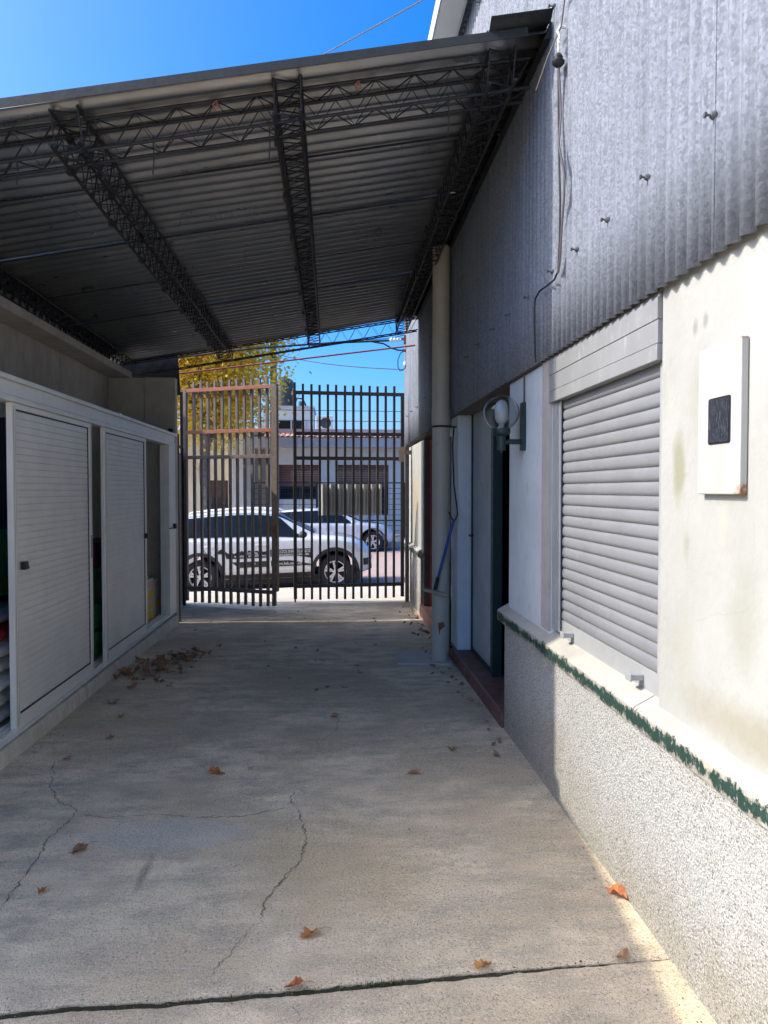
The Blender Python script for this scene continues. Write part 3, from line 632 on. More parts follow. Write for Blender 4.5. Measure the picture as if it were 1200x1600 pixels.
# rusty post closing the corner, low wall beside the gate
tag(part('corner_post', MB().box(-1.945, -1.905, 9.30, 9.345, -.1, 2.3), M['brown'], bev=.003), 'brown timber post at the end of the store front', 'post')
nb = MB().box(-2.32, -2.15, 9.47, 10.92, -.12, 2.06); nb.tube([(-2.235, 9.47, 2.06), (-2.235, 10.92, 2.06)], .085, 12)
tag(part('side_wall', nb, M['concrete']), 'low rounded wall between pillar and gate', 'wall')
tag(part('shade_block', MB().box(-9, -4.0, 9.41, 11.15, -.2, 4.25), M['cream']), 'tall cream house next door beyond the boundary wall', 'house')  # unseen sun blocker, added and sized to shade gate and threshold

SX = -1.93
sf = thing('store_front', (SX, 6.5, 0), 'aluminium store front with sliding slatted panels on a concrete curb', 'store front')
cb = MB()
def cbf(u, v):
    y = 1.95 + 7.19 * u; P = [(-2.7, .105), (-1.95, .105), (-1.905, .10), (-1.898, .085), (-1.892, -.12)]
    x, z = P[int(round(v * 4))]; return (x + .006 * noise.noise((y * 5, z * 7, 0)), y, z + gz(y) * .6 + .004 * noise.noise((y * 7, x * 7, 4)))
cb.grid(cbf, 240, 4); part('curb', cb, M['kerb'], sf, smooth=True, fix=False)
part('head_rail', MB().box(-2.02, -1.915, 1.95, 9.18, 2.135, 2.168).box(-2.02, -1.922, 1.95, 9.18, 2.170, 2.255).box(-2.05, -1.90, 1.95, 9.20, 2.257, 2.285), M['alu'], sf, bev=.003)
part('sill_track', MB().box(-2.03, -1.99, 1.95, 9.15, .108, .125).box(-2.03, -2.022, 1.95, 9.15, .125, .145).box(-1.988, -1.98, 1.95, 9.15, .108, .145).box(-1.946, -1.938, 1.95, 9.15, .108, .145).box(-1.98, -1.915, 1.95, 9.15, .108, .122), M['alu'], sf)
part('end_jamb', MB().box(-2.02, -1.915, 8.79, 9.145, .125, 2.133).box(-1.975, -1.91, 8.78, 8.79, .125, 2.133), M['alu'], sf, bev=.003)
part('joint_cap', MB().box(-2.04, -1.896, 6.74, 6.80, 2.256, 2.289), M['alu_white'], sf)
def sliding(xc, ya, yb, hl=None, dk=None):
    zb, zt = .128, 2.132; st = .058
    p = part('sliding_panel', MB().box(xc - .018, xc + .018, ya, ya + st, zb, zt).box(xc - .018, xc + .018, yb - st, yb, zb, zt)
             .box(xc - .017, xc + .017, ya + st, yb - st, zb, zb + .085).box(xc - .017, xc + .017, ya + st, yb - st, zt - .035, zt), M['alu_white'], sf, bev=.002)
    part('gasket', MB().box(xc - .01, xc + .012, ya + st, ya + st + .008, zb + .085, zt - .035).box(xc - .01, xc + .012, yb - st - .012, yb - st, zb + .085, zt - .035)
         .box(xc - .01, xc + .012, ya + st, yb - st, zb + .085, zb + .093).box(xc - .01, xc + .012, ya + st, yb - st, zt - .043, zt - .035), M['rubber'], p)
    a, b = ya + st + .008, yb - st - .012; z0 = zb + .093; z1 = zt - .043; nn = 42; h = (z1 - z0) / nn
    s_ = MB(); pf = [(.0012, .0), (.0066, .045), (.0073, .45), (.0067, .93), (.0045, .98), (.0012, 1.0)]
    for dx, dz in pf: s_.v += [(dx, a, dz * h), (dx, b, dz * h)]
    for i in range(len(pf) - 1): s_.f.append((2 * i, 2 * i + 2, 2 * i + 3, 2 * i + 1)); s_.m.append(0)
    o0 = part('slat', s_, M['alu'], p, fix=False); lx = o0.location.copy()
    for i in range(nn):
        o = o0 if i == 0 else o0.copy()
        if i: col.objects.link(o); o.parent = p
        o.location = (xc, 0, z0 + i * h)
    for ga, gb in ((ya + .020, ya + .0235), (ya + .044, ya + .046), (yb - .03, yb - .028)): part('groove', MB().box(xc + .016, xc + .0186, ga, gb, zb + .02, zt - .02), M['slat_alu'], p)
    if dk:
        hy = dk; part('latch', MB().box(xc + .012, xc + .042, hy - .028, hy + .022, 1.105, 1.155).prism([(xc + .02, hy + .022, 1.105), (xc + .02, hy + .045, 1.11), (xc + .02, hy + .022, 1.14)], (.02, 0, 0)), M['rubber'], p, bev=.002)
    if hl: part('pull_handle', MB().box(xc + .019, xc + .024, hl - .014, hl + .014, 1.06, 1.24), M['slat_alu'], p)
    return p
sliding(-1.948, 4.60, 6.065, 6.04, 4.735)
sliding(-2.0, 4.76, 6.0)
sliding(-1.948, 6.40, 7.80, None, 7.755)
part('mullion', MB().box(-1.95, -1.938, 6.36, 6.398, .125, 2.133), M['alu'], sf, bev=.002)
part('latch', MB().box(-1.915, -1.88, 8.99, 9.04, 1.14, 1.20).box(-1.915, -1.90, 8.78, 8.99, 1.145, 1.155), M['rubber'], sf)
part('divider', MB().box(-2.69, -2.05, 5.55, 5.60, .1, 2.13), M['dark'], sf)
part('divider', MB().box(-2.69, -2.05, 3.2, 3.25, .1, 2.13), M['dark'], sf)

def pillow(cx, cy, cz, lx, ly, lz, rot, seed):
    m = MB()
    def fn(u, v):
        a = 2 * math.pi * u; b = math.pi * (v - .5); c = lambda t, e: math.copysign(abs(t) ** e, t)
        x = lx * c(math.cos(b), .45) * c(math.cos(a), .35); y = ly * c(math.cos(b), .45) * c(math.sin(a), .35); z = lz * c(math.sin(b), .8) * (1 - .45 * (max(abs(x / lx), abs(y / ly)) ** 6))
        d = 1 + .10 * noise.noise((x * 9 + seed, y * 9, z * 9)) + .05 * noise.noise((x * 25, y * 25 + seed, z * 25))
        z = z * d; X = x * math.cos(rot) - y * math.sin(rot); Y = x * math.sin(rot) + y * math.cos(rot); return (cx + X, cy + Y, cz + z)
    return m.grid(fn, 40, 20)
names = ['bottom', 'second', 'third', 'fourth', 'fifth', 'sixth', 'top']
sm = ['sack', 'sack', 'sack', 'sack', 'sack', 'sackred', 'sackgrey']
slab_ = ['white sack at the bottom of the stack behind the open store panel', 'white sack second from the bottom of the stack in the store', 'white sack third from the bottom of the stack in the store',
         'white sack in the middle of the stack, fourth from the bottom', 'white sack just under the red one in the store stack', 'red and white sack near the top of the store stack', 'grey sack lying on top of the stack in the store']
for i in range(7):
    o = part('sack', pillow(-2.36 + random.uniform(-.02, .02), 4.75 + random.uniform(-.03, .03), .165 + i * .105, .30, .52, .066, random.uniform(-.05, .05), i * 3.7), M[sm[i]], smooth=True)
    tag(o, slab_[i], 'sack', 'sacks stacked in the store')
tag(part('crate', MB().box(-2.66, -2.1, 4.35, 5.45, .92, 1.32), M['gbin2'], bev=.02), 'dark green plastic crate above the sacks inside the store', 'crate')
def bin_(y0, y1, z0, z1, mat, label):
    t = thing('green_bin', ((-2.35), (y0 + y1) / 2, z0), label, 'bin', 'green bins in the store')
    part('body', MB().prism([(-2.58, y0 + .02, z0), (-2.12, y0 + .02, z0), (-2.10, y0, z1), (-2.60, y0, z1)], (0, y1 - y0, 0)), mat, t, bev=.01)
    part('rim', MB().box(-2.61, -2.085, y0 - .01, y1 + .01, z1, z1 + .02), M['gbin2'], t, bev=.004); return t
bin_(6.72, 7.5, .11, .33, M['gbin'], 'low light green bin at the bottom of the narrow store gap')
bin_(6.72, 7.5, .352, .58, M['gbin'], 'bright green bin in the middle of the narrow store gap')
bin_(6.70, 7.5, .602, .88, M['gbin2'], 'dark green bin under the maroon carton in the store')
tag(part('carton', MB().box(-2.58, -2.12, 6.75, 7.45, .902, 1.13), M['maroon'], bev=.004), 'maroon carton on top of the green bins', 'carton')
def pbox(y0, y1, z0, z1, label, top, bot):
    t = thing('printed_box', (-2.2, (y0 + y1) / 2, z0), label, 'box', 'printed boxes stacked in the store')
    part('carton', MB().box(-2.45, -2.08, y0, y1, z0, z1), M['white'], t, bev=.004)
    zz = z0 + (z1 - z0) * .5
    part('print', MB().box(-2.081, -2.078, y0 + .02, y1 - .02, z0 + .015, zz), M[bot], t); part('print', MB().box(-2.40, -2.10, y0 - .002, y0 + .001, z0 + .015, zz), M[bot], t)
    part('print', MB().box(-2.081, -2.078, y0 + .03, y1 - .04, zz + .015, z1 - .03), M[top], t); part('print', MB().box(-2.38, -2.14, y0 - .002, y0 + .001, zz + .02, z1 - .03), M[top], t)
pbox(8.30, 8.68, .112, .34, 'yellow printed box below its pink twin in the far store gap', 'yellow', 'yellow')
pbox(8.72, 9.05, .112, .33, 'white and yellow box nearest the end jamb of the store', 'yellow', 'white')
pbox(8.31, 8.68, .344, .59, 'pink and white printed box on top of the yellow one', 'pink', 'yellow')
pbox(8.72, 9.04, .334, .56, 'white and pink box on top beside the end jamb', 'pink', 'white')
tag(part('cardboard_box', MB().box(-2.68, -2.47, 8.25, 9.13, .112, .76), M['card'], bev=.004), 'tall brown cardboard box behind the printed boxes', 'box')
tag(part('paper_bag', pillow(-2.58, 8.62, .86, .10, .22, .135, 0, 55), M['sackgrey'], smooth=True), 'crumpled pale bag standing on the cardboard box', 'bag')

# ================================================================== CANOPY
def roof(x, y): return 3.825 - .0145 * y + .174 * x
cp = thing('canopy', (-.8, 6.7, 3.3), 'corrugated metal canopy on dark lattice girders over the alley', 'canopy')
y0 = 3.80
for k in range(6):
    y1 = y0 + (.985 if k < 5 else 1.05); off = .006 + .012 * (k % 2)
    part('roof_sheet', corr(y0 - .01, y1, -2.74, 1.115, lambda u, v, h: (v, u, roof(v, u) + off + h + .012 * noise.noise((v * .8, u * .3, k)) * (1 if k else 1.5)), amp=.023, per=10, nv=14, pit=.12), M['galv_roof'], cp, smooth=True, solid=.0012, fix=False)
    part('lap_batten', MB().tube([(-2.7, y1 - .02, roof(-2.7, y1) - .012), (1.10, y1 - .02, roof(1.10, y1) - .012)], .008, 4), M['girder'], cp)
    y0 += .96
part('cover_flashing', corr(3.72, 4.25, .80, 1.118, lambda u, v, h: (v, u, roof(v, u) + .05 + h), amp=.019, per=10, nv=2, pit=.12), M['edge'], cp, smooth=True, solid=.0012, fix=False)
part('front_edge', MB().prism([(-2.74, 3.765, roof(-2.74, 3.78) - .026), (1.0, 3.765, roof(1.0, 3.78) - .026), (1.0, 3.775, roof(1.0, 3.79) + .026), (-2.74, 3.775, roof(-2.74, 3.79) + .026)], (0, .004, 0)), M['edge'], cp)
fl = MB(); Y_ = (3.80, 9.66)
fl.prism([(.97, 3.8, roof(.97, 3.8) + .03), (1.121, 3.8, roof(1.12, 3.8) + .05), (1.121, 3.8, roof(1.12, 3.8) + .06), (.97, 3.8, roof(.97, 3.8) + .035)], (0, 5.86, -.0145 * 5.86))
fl.prism([(1.085, 3.78, roof(1.085, 3.8) - .045), (1.122, 3.78, roof(1.122, 3.8) - .045), (1.122, 3.78, roof(1.122, 3.8) + .045), (1.10, 3.78, roof(1.10, 3.8) - .02)], (0, 5.88, -.0145 * 5.88))
part('sun_gap_strip', fl, M['edge'], cp)  # strips added to stop slits of sunlight between roof sheets and wall

def girder(A, B, wv, dv, pitch=.145, plates=True, rc=.0095, rl=.0048):
    A, B, wv, dv = Vector(A), Vector(B), Vector(wv), Vector(dv); L = (B - A).length; k = int(L / pitch); d = (B - A) / k
    C = [A - wv, A + wv, A + wv + dv, A - wv + dv]; m = MB()
    jit = lambda: Vector((random.uniform(-1, 1), random.uniform(-1, 1), random.uniform(-1, 1))) * .003
    for c in C:
        m.tube([c + d * i + jit() * (1 if 0 < i < k else 0) for i in range(0, k + 1, 6)] + [c + d * k], rc, 6)
    g = part('girder', m, M['girder'], cp)
    for a in range(4):
        p, q = C[a], C[(a + 1) % 4]; l = MB()
        l.tube([(p if i % 2 == a // 2 else q) + d * i * .5 + jit() for i in range(2 * k + 1)], rl, 4); part('lacing_rod', l, M['girder'], g)
    if plates:
        pm = MB()
        for i in range(2, k, 5):
            for c in (C[0], C[3]): e = c + d * i; pm.box(e.x - .02, e.x + .008, e.y - .025, e.y + .025, e.z - .018, e.z + .018)
        tag(part('clip', pm, M['girder'], g), kind='stuff')
    return g
def zoff(x, y, d=-.032): return (x, y, roof(x, y) + d)
for x in (-1.335, -.228, .885):
    girder(zoff(x, 3.83), zoff(x, 9.6), (.068, 0, .012), (0, 0, -.17))
girder((-2.56, 3.83, 3.29), (-2.56, 9.55, 3.205), (.075, 0, .01), (0, 0, -.20), plates=False)
girder(zoff(-2.68, 4.03), zoff(1.06, 4.03), (0, .075, 0), (0, 0, -.155), .20, False, .009, .0045)
girder(zoff(-2.68, 9.60), zoff(1.10, 9.60), (0, .05, 0), (0, 0, -.165), .20, False, .008, .0045)
for x, ln in ((-1.62, .12), (-.93, .17), (-.33, .2), (.62, .2), (-1.18, .17)):
    zt = roof(x, 4.0) - .19; part('hanging_hook', MB().tube([(x, 3.96, zt + .02), (x + .004, 3.965, zt - ln * .5), (x - .002, 3.96, zt - ln)], .0035, 5), M['girder'], cp)
for x in (-1.75, -.62, .12): 
    zt = roof(x, 3.93) - .055; part('wire_tie', MB().tube([(x, 3.945, zt), (x + .015, 3.94, zt - .03), (x + .03, 3.945, zt - .01), (x + .02, 3.94, zt + .02), (x, 3.945, zt)], .005, 5), M['steel_red'], cp)
part('end_flashing', MB().prism([(-2.76, 9.735, 2.86), (-1.965, 9.735, 2.83), (-2.0, 9.735, 3.42), (-2.76, 9.735, 3.33)], (0, .012, 0)), M['girder'], cp)
wire('tie_rod', [(-2.55, 10.0, 3.083), (1.12, 10.0, 3.566)], .012, M['tierod'], 'straight red oxide tie rod across the far end of the canopy', 'rod')
wire('cable', [(-2.9, 11.3, 3.47), (-2.249, 11.3, 3.60), (-1.153, 11.3, 3.745), (-.4, 11.3, 3.81), (.2, 11.3, 3.852), (.70, 11.3, 3.88), (.86, 11.3, 3.888)], .016, M['cable'], 'thick black power cable bundle arriving at the white insulator', 'cable')
wire('cable', [(-2.9, 11.32, 3.66), (-.6, 11.32, 3.80), (.3, 11.32, 3.885), (.9, 11.32, 3.925), (1.1, 11.32, 3.985)], .006, M['cable'], 'thin upper cable above the power bundle at the wall end', 'cable')
wire('cable', [(.60, 11.3, 3.868), (.78, 11.3, 3.84), (.90, 11.3, 3.775), (1.0, 11.3, 3.745), (1.10, 11.3, 3.738)], .012, M['cable'], 'black cable branch curving down to the wall end bracket', 'cable')
wire('cable', [(1.10, 11.3, 3.738), (1.04, 11.3, 3.70), (1.0, 11.3, 3.60), (1.0, 11.3, 3.49), (1.035, 11.3, 3.425), (1.09, 11.3, 3.45), (1.12, 11.3, 3.50)], .008, M['cable'], 'black cable loop hanging at the end of the right wall', 'cable')
pi_ = MB().lathe([(.001, .86), (.018, .862), (.018, .88), (.034, .89), (.034, .905), (.02, .912), (.02, .93), (.034, .94), (.034, .955), (.02, .962), (.02, .98), (.034, .99), (.034, 1.005), (.016, 1.015), (.016, 1.06), (.001, 1.062)], (0, 11.3, 3.90), 14, 'x')
tag(part('insulator', pi_, M['porcelain'], smooth=True), 'ribbed white porcelain insulator at the far end of the right wall', 'insulator')
bk = thing('wall_bracket', (1.14, 11.3, 3.85), 'rusty cable bracket on the far end of the right wall', 'bracket')
part('arm', MB().box(1.05, 1.14, 11.28, 11.32, 3.90, 3.93).box(1.09, 1.13, 11.27, 11.33, 3.84, 3.97).box(1.08, 1.13, 11.28, 11.32, 3.72, 3.76), M['rust'], bk); part('white_gland', MB().lathe([(.001, 3.50), (.03, 3.51), (.035, 3.55), (.015, 3.58), (.001, 3.58)], (1.11, 11.3, 0), 10), M['porcelain'], bk, smooth=True)

# ================================================================== GATE
def leaf(A, B, nb, red, label, sheet=False):
    A, B = Vector(A), Vector(B); L = (B - A).length; ang = math.atan2(B.y - A.y, B.x - A.x)
    t = thing('gate_leaf', (A.x, A.y, 0), label, 'gate', 'leaves of the steel bar gate'); ORG[t.name] = (0, 0, 0); t.rotation_euler = (0, 0, ang)
    s = .024
    for xx in (0, L): part('stile', MB().box(xx - s, xx + s, -s, s, .02, 3.035), M['steel_rust' if not red else 'steel_lit'], t, bev=.002)
    for i, z in enumerate((3.01, 2.42, 2.065, .205)):
        part('rail', MB().box(s, L - s, -.021, .021, z - .025, z + .025), M['steel_red'] if red and i < 2 else M['steel_lit'] if red else M['steel_rust'], t, bev=.002)
    b0 = None; h = .0165
    for i in range(nb):
        x = L * (i + 1) / (nb + 1)
        if b0 is None: b0 = part('bar', MB().box(-h, h, .0215 if red else -.058, .058 if red else -.0215, -.0, 3.135), M['steel_lit' if red else 'steel_rust'], t); o = b0
        else: o = b0.copy(); col.objects.link(o); o.parent = t
        o.location = (x, 0, random.uniform(-.006, .006)); o.rotation_euler = (0, random.uniform(-.002, .002), 0)
    return t, L
GL, ll = leaf((-2.09, 10.68), (-.80, 10.10), 11, True, 'left gate leaf swung inward with rusty red top rails')
part('lock_stile', MB().box(ll + .026, ll + .06, -.03, .03, .22, 3.04), M['steel_lit'], GL); part('latch', MB().box(ll - .04, ll + .05, -.05, -.026, 1.05, 1.13), M['rust'], GL)
part('hinge', MB().box(-.14, -.026, -.02, .02, 2.20, 2.24).box(-.14, -.026, -.02, .02, .45, .49), M['girder'], GL)
GR, lr = leaf((1.03, 10.88), (-.545, 10.72), 12, False, 'right gate leaf of grey brown bars with white sheet wired on, ribbed to give shade stripes')
part('drop_bolt', MB().box(lr - .012, lr + .012, -.05, -.026, -.03, .9), M['rust'], GR); part('tall_bar', MB().box(lr - .018, lr + .018, -.058, -.026, 2.9, 3.16), M['steel_rust'], GR)
part('hinge_plate', MB().box(-.02, .06, .026, .06, 2.02, 2.24).box(-.15, -.026, -.02, .03, 2.13, 2.19), M['wood'], GR)
sh = MB(); n_ = 90
def shf(u, v):
    x = .30 + .94 * u; h = .02 + .02 * math.sin(2 * math.pi * (x / (lr / 13) + .15)); return (x, -.068 - h, 1.23 + .46 * v)
sh.grid(shf, 160, 2); part('stripe_sheet', sh, M['white'], GR, solid=.0015, fix=False)  # ribs shaped to bar pitch, giving the sheet stripes of light and shade
tag(part('gate_post', MB().box(-2.17, -2.115, 10.70, 10.76, -.1, 3.0), M['girder'], bev=.003), 'dark steel gate post beside the low rounded wall', 'post')
tag(part('gate_post', MB().box(1.075, 1.13, 10.86, 10.92, -.1, 2.26), M['steel_lit'], bev=.003), 'tan steel gate post against the right wall pier', 'post')
GLm = None

# ================================================================== CARS
def crm(P, sub):
    out = []
    for i in range(len(P) - 1):
        p0, p1, p2, p3 = P[max(i - 1, 0)], P[i], P[i + 1], P[min(i + 2, len(P) - 1)]
        for k in range(sub):
            t = k / sub; out.append(tuple(.5 * ((2 * b) + (-a + c) * t + (2 * a - 5 * b + 4 * c - d) * t * t + (-a + 3 * b - 3 * c + d) * t ** 3) for a, b, c, d in zip(p0, p1, p2, p3)))
    out.append(P[-1]); return out
def curve(pts):
    pts = sorted(pts); P = crm(pts, 10); X = [p[0] for p in P]; Y = [p[1] for p in P]
    return lambda x: interp(x, X, Y)
def car(name, loc, tilt, paint_m, label, zs=1.0, suv=True, scale=1.0):
    t = thing(name, loc, label, 'car'); ORG[t.name] = (0, 0, 0); t.rotation_euler = (0, -tilt, 0); t.scale = (scale,) * 3
    WB = 2.62; RW = .335
    zt = curve([(-3.46, .80), (-3.43, 1.0), (-3.36, 1.2), (-3.22, 1.42), (-3.05, 1.53), (-2.6, 1.585), (-1.9, 1.615), (-1.4, 1.595), (-1.1, 1.53), (-.8, 1.36), (-.5, 1.18), (-.3, 1.085), (0, 1.045), (.3, .99), (.5, .92), (.64, .82), (.72, .70), (.755, .60)])
    zb = curve([(-3.46, .75), (-3.36, .98), (-3.2, 1.08), (-2.6, 1.075), (-1.4, 1.05), (-.4, 1.01), (0, .98), (.3, .91), (.5, .83), (.64, .72), (.72, .62), (.755, .55)])
    zl = curve([(-3.46, .55), (-3.4, .42), (-3.2, .32), (-2.2, .25), (0, .25), (.45, .27), (.66, .33), (.755, .46)])
    hw = curve([(-3.46, .58), (-3.4, .70), (-3.25, .80), (-2.8, .87), (-1.3, .895), (-.2, .885), (.2, .85), (.45, .77), (.62, .66), (.72, .52), (.755, .40)])
    rw = curve([(-3.46, .45), (-3.3, .55), (-3.0, .60), (-2, .64), (-1.2, .62), (-.8, .66), (-.4, .72), (0, .70), (.4, .58), (.7, .36), (.755, .28)])
    def sec(x):
        T, B, L, W, Rr = zt(x) * zs, zb(x) * zs, zl(x), hw(x), rw(x); Rr = min(Rr, W * .93); c = max(0, T - B)
        P = [(0, L), (W * .80, L), (W * .955, L + .10), (W, L + (B - L) * .42), (W * .99, B - .09 * min(1, (B - L) / .4)), (W * .955, B), (Rr + (W * .94 - Rr) * .52, B + c * .52), (Rr + .035, T - c * .16 - .003), (Rr - .06, T - c * .045 - .002), (Rr * .55, T - .004), (0, T)]
        return crm(P, 4)
    X = sorted(set([-3.46 + 4.215 * i / 110 for i in range(111)])); S = [sec(x) for x in X]; ns = len(S[0]); m = MB()
    for x, s_ in zip(X, S):
        m.v += [(x, -y, z) for y, z in s_] + [(x, y, z) for y, z in s_[::-1][1:-1]]
    k = 2 * ns - 2
    for i in range(len(X) - 1):
        for j in range(k): m.f.append((i * k + j, i * k + (j + 1) % k, (i + 1) * k + (j + 1) % k, (i + 1) * k + j)); m.m.append(0)
    m.f += [tuple(range(k)), tuple((len(X) - 1) * k + j for j in range(k))]; m.m += [0, 0]
    body = part('body', m, paint_m, t, smooth=True)
    cutm = MB()
    for wx in (0, -WB): cutm.lathe([(.0001, -1.2), (.415, -1.2), (.415, 1.2), (.0001, 1.2)], (wx, 0, RW + .01), 40, 'y')
    cut = part('cut', cutm, M['dark'], t); mo = body.modifiers.new('w', 'BOOLEAN'); mo.operation = 'DIFFERENCE'; mo.object = cut; mo.solver = 'EXACT'
    bpy.context.view_layer.update(); dg = bpy.context.evaluated_depsgraph_get(); me = bpy.data.meshes.new_from_object(body.evaluated_get(dg)); body.modifiers.clear()
    if len(me.polygons) > 500:
        body.data = me; me.set_sharp_from_angle(angle=R(32))
    bpy.data.objects.remove(cut)
    def S_(x, tt, o=0):
        s_ = sec(x); f = tt * 4; i = int(min(max(f, 0), ns - 2)); f -= i; y = s_[i][0] + (s_[i + 1][0] - s_[i][0]) * f; z = s_[i][1] + (s_[i + 1][1] - s_[i][1]) * f
        dy, dz = s_[i + 1][0] - s_[i][0], s_[i + 1][1] - s_[i][1]; l = math.hypot(dy, dz) or 1; return y + dz / l * o, z - dy / l * o
    def yz(x, z):     # half width at height z
        s_ = sec(x); best = s_[8][0]
        for (ya, za), (yb, zc) in zip(s_[4:36], s_[5:37]):
            if za <= z <= zc and zc > za: return ya + (yb - ya) * (z - za) / (zc - za)
        return best
    def side(nm, fn, nu, nv, mat, o=.006, both=True, fz=False):
        for sg in ((-1, 1) if both else (-1,)):
            g = MB()
            def f(u, v):
                x, q = fn(u, v)
                y, z = (yz(x, q) + o, q) if fz else S_(x, q, o)
                return (x, sg * y, z)
            g.grid(f, nu, nv); part(nm, g, mat, t, smooth=True)
    TB, TT = 5.12, 6.92
    # windows run between belt and roof; front ends slant with the pillars
    side('side_window', lambda u, v: (lambda a, b: a + (b - a) * u)(-3.02 + .16 * v, -2.66 + .06 * v), 0 or 8, 6, M['glass']) if False else None
    def win(xa, xb, ka, kb, ta=TB, tb=TT): side('side_window', lambda u, v: ((xa + ka * v) + ((xb + kb * v) - (xa + ka * v)) * u, ta + (tb - ta) * v), 14, 6, M['glass'])
    win(-2.98, -2.60, .14, .05); win(-2.56, -1.62, .05, .0); win(-1.57, -.60, 0, -.43)
    side('pillar_trim', lambda u, v: (-1.62 + .05 * u, TB + (TT - TB) * v), 2, 5, M['clad'], .004); side('pillar_trim', lambda u, v: (-2.60 + .05 * v + .04 * u, TB + (TT - TB) * v), 2, 5, M['clad'], .004)
    ws = MB(); ws.grid(lambda u, v: (lambda s2, x: (x, (-1 if s2 < 0 else 1) * S_(x, 10 - 2.75 * abs(s2), .006)[0], S_(x, 10 - 2.75 * abs(s2), .006)[1]))(2 * u - 1, -1.12 + .74 * v), 16, 10); part('windscreen', ws, M['glass'], t, smooth=True)
    # shut lines, door handles, mirrors
    def line(pts):
        for sg in (-1, 1): part('shut_line', MB().tube([(x, sg * (yz(x, z * zs) + .001), z * zs) for x, z in pts], .0045, 4), M['clad'], t)
    line([(-.42, 1.0), (-.46, .8), (-.50, .5), (-.52, .36)]); line([(-1.60, 1.04), (-1.60, .7), (-1.60, .36)]); line([(-2.58, 1.05), (-2.52, .85), (-2.28, .62), (-2.14, .42)])
    for sg in (-1, 1):
        for hx in (-1.42, -2.40): part('door_handle', MB().tube([(hx - .10, sg * (yz(hx, .93 * zs) + .012), .93 * zs), (hx, sg * (yz(hx, .93 * zs) + .028), .935 * zs), (hx + .10, sg * (yz(hx, .93 * zs) + .012), .93 * zs)], .013, 6), paint_m, t, smooth=True)
        mm = MB(); yy = yz(-.62, 1.02 * zs)
        mm.grid(lambda u, v: (-.60 + .085 * math.sin(math.pi * v) * math.cos(2 * math.pi * u), sg * (yy + .13 + .10 * math.cos(math.pi * v)), 1.10 * zs + .068 * math.sin(math.pi * v) * math.sin(2 * math.pi * u)), 16, 10)
        part('wing_mirror', mm, M['clad'] if suv else paint_m, t, smooth=True)
        hl = MB(); hl.grid(lambda u, v: (lambda x, z: (x, sg * (yz(x, z * zs) + .006), z * zs))(.22 + .44 * u, (.86 - .13 * u) - (.06 + .05 * u) * v * (1 if u < .8 else .7)), 12, 5)
        part('headlight', hl, M['led'], t, smooth=True)
        if suv:
            gr = MB(); gr.grid(lambda u, v: (lambda x, z: (x, sg * (yz(x, z) + .008), z))(.56 + .17 * u, .57 - .14 * v), 8, 5); part('fog_lamp_recess', gr, M['clad'], t, smooth=True)
            rr = MB().tube([(-2.9, sg * .62, 1.535), (-2.75, sg * .63, 1.60), (-1.9, sg * .66, 1.635), (-1.2, sg * .64, 1.60), (-1.05, sg * .64, 1.545)], .018, 6); part('roof_rail', rr, M['alu'], t, smooth=True)
    if suv:
        side('sill_cladding', lambda u, v: (-2.16 + 1.74 * u, .262 + .10 * v), 14, 3, M['clad'], .010, True, True)
        side('side_moulding', lambda u, v: (-2.10 + 1.66 * u, .435 + .028 * v), 14, 2, M['alu'], .012, True, True)
    fb = MB(); fb.grid(lambda u, v: (lambda s2, x: (x + .006, s2 * hw(x) * .98, .30 + .22 * v))(2 * u - 1, .752 - .30 * abs(2 * u - 1) ** 2.5), 14, 3); part('lower_grille', fb, M['clad'], t, smooth=True)
    part('underbody', MB().box(-3.15, .5, -.72, .72, .15, .30), M['clad'], t)
    # wheel arch trim and wheels
    for wx in (0, -WB):
        for sg in (-1, 1):
            am = MB(); r0, r1 = (.405, .475) if suv else (.405, .43)
            def af(u, v):
                a = R(-18 + 216 * u); r = r0 + (r1 - r0) * v; x, z = wx + r * math.cos(a), RW + .01 + r * math.sin(a); z = max(z, .265); return (x, sg * (yz(min(.74, x), max(z, zl(min(.75, x)) + .03)) + .011), z)
            am.grid(af, 36, 2); part('wheel_arch', am, M['clad'], t, smooth=True)
            yo = .835
            wh_ = part('wheel', MB().lathe([(.0001, sg * (yo - .04)), (.05, sg * (yo - .035)), (.05, sg * (yo - .02)), (.0001, sg * (yo - .018))], (wx, 0, RW), 16, 'y'), M['rim'], t, smooth=True)
            ty = [(.215, yo - .20), (.29, yo - .20), (.325, yo - .185), (RW, yo - .16), (RW, yo - .04), (.322, yo - .012), (.29, yo), (.225, yo - .006), (.215, yo - .02)]
            part('tyre', MB().lathe([(r, sg * h) for r, h in ty], (wx, 0, RW), 44, 'y'), M['tyre'], wh_, smooth=True)
            part('brake_disc', MB().lathe([(.0001, sg * (yo - .13)), (.20, sg * (yo - .13)), (.212, sg * (yo - .10))], (wx, 0, RW), 28, 'y'), M['dark'], wh_)
            rim = MB().lathe([(.196, sg * (yo - .06)), (.200, sg * (yo - .014)), (.218, sg * (yo - .004)), (.220, sg * (yo - .06))], (wx, 0, RW), 44, 'y')
            for i in range(10):
                a0 = 2 * math.pi * (i // 2) / 5 + (.16 if i % 2 else -.16) + .3; ca, sa = math.cos(a0), math.sin(a0)
                q = []
                for rr_, wd in ((.035, .014), (.202, .021)):
                    for e in (-1, 1): q.append((wx + ca * rr_ - sa * wd * e, sg * (yo - .02), RW + sa * rr_ + ca * wd * e))
                rim.prism([q[0], q[1], q[3], q[2]], (0, -sg * .022, 0))
            part('rim', rim, M['rim'], wh_)
    return t, yz, side
c1, yz1, side1 = car('parked_car', (.06, 15.28, -.335), R(2.1), M['carwhite'], 'white estate agency SUV parked just outside the gate, black lettering on its doors', 1.0, True)
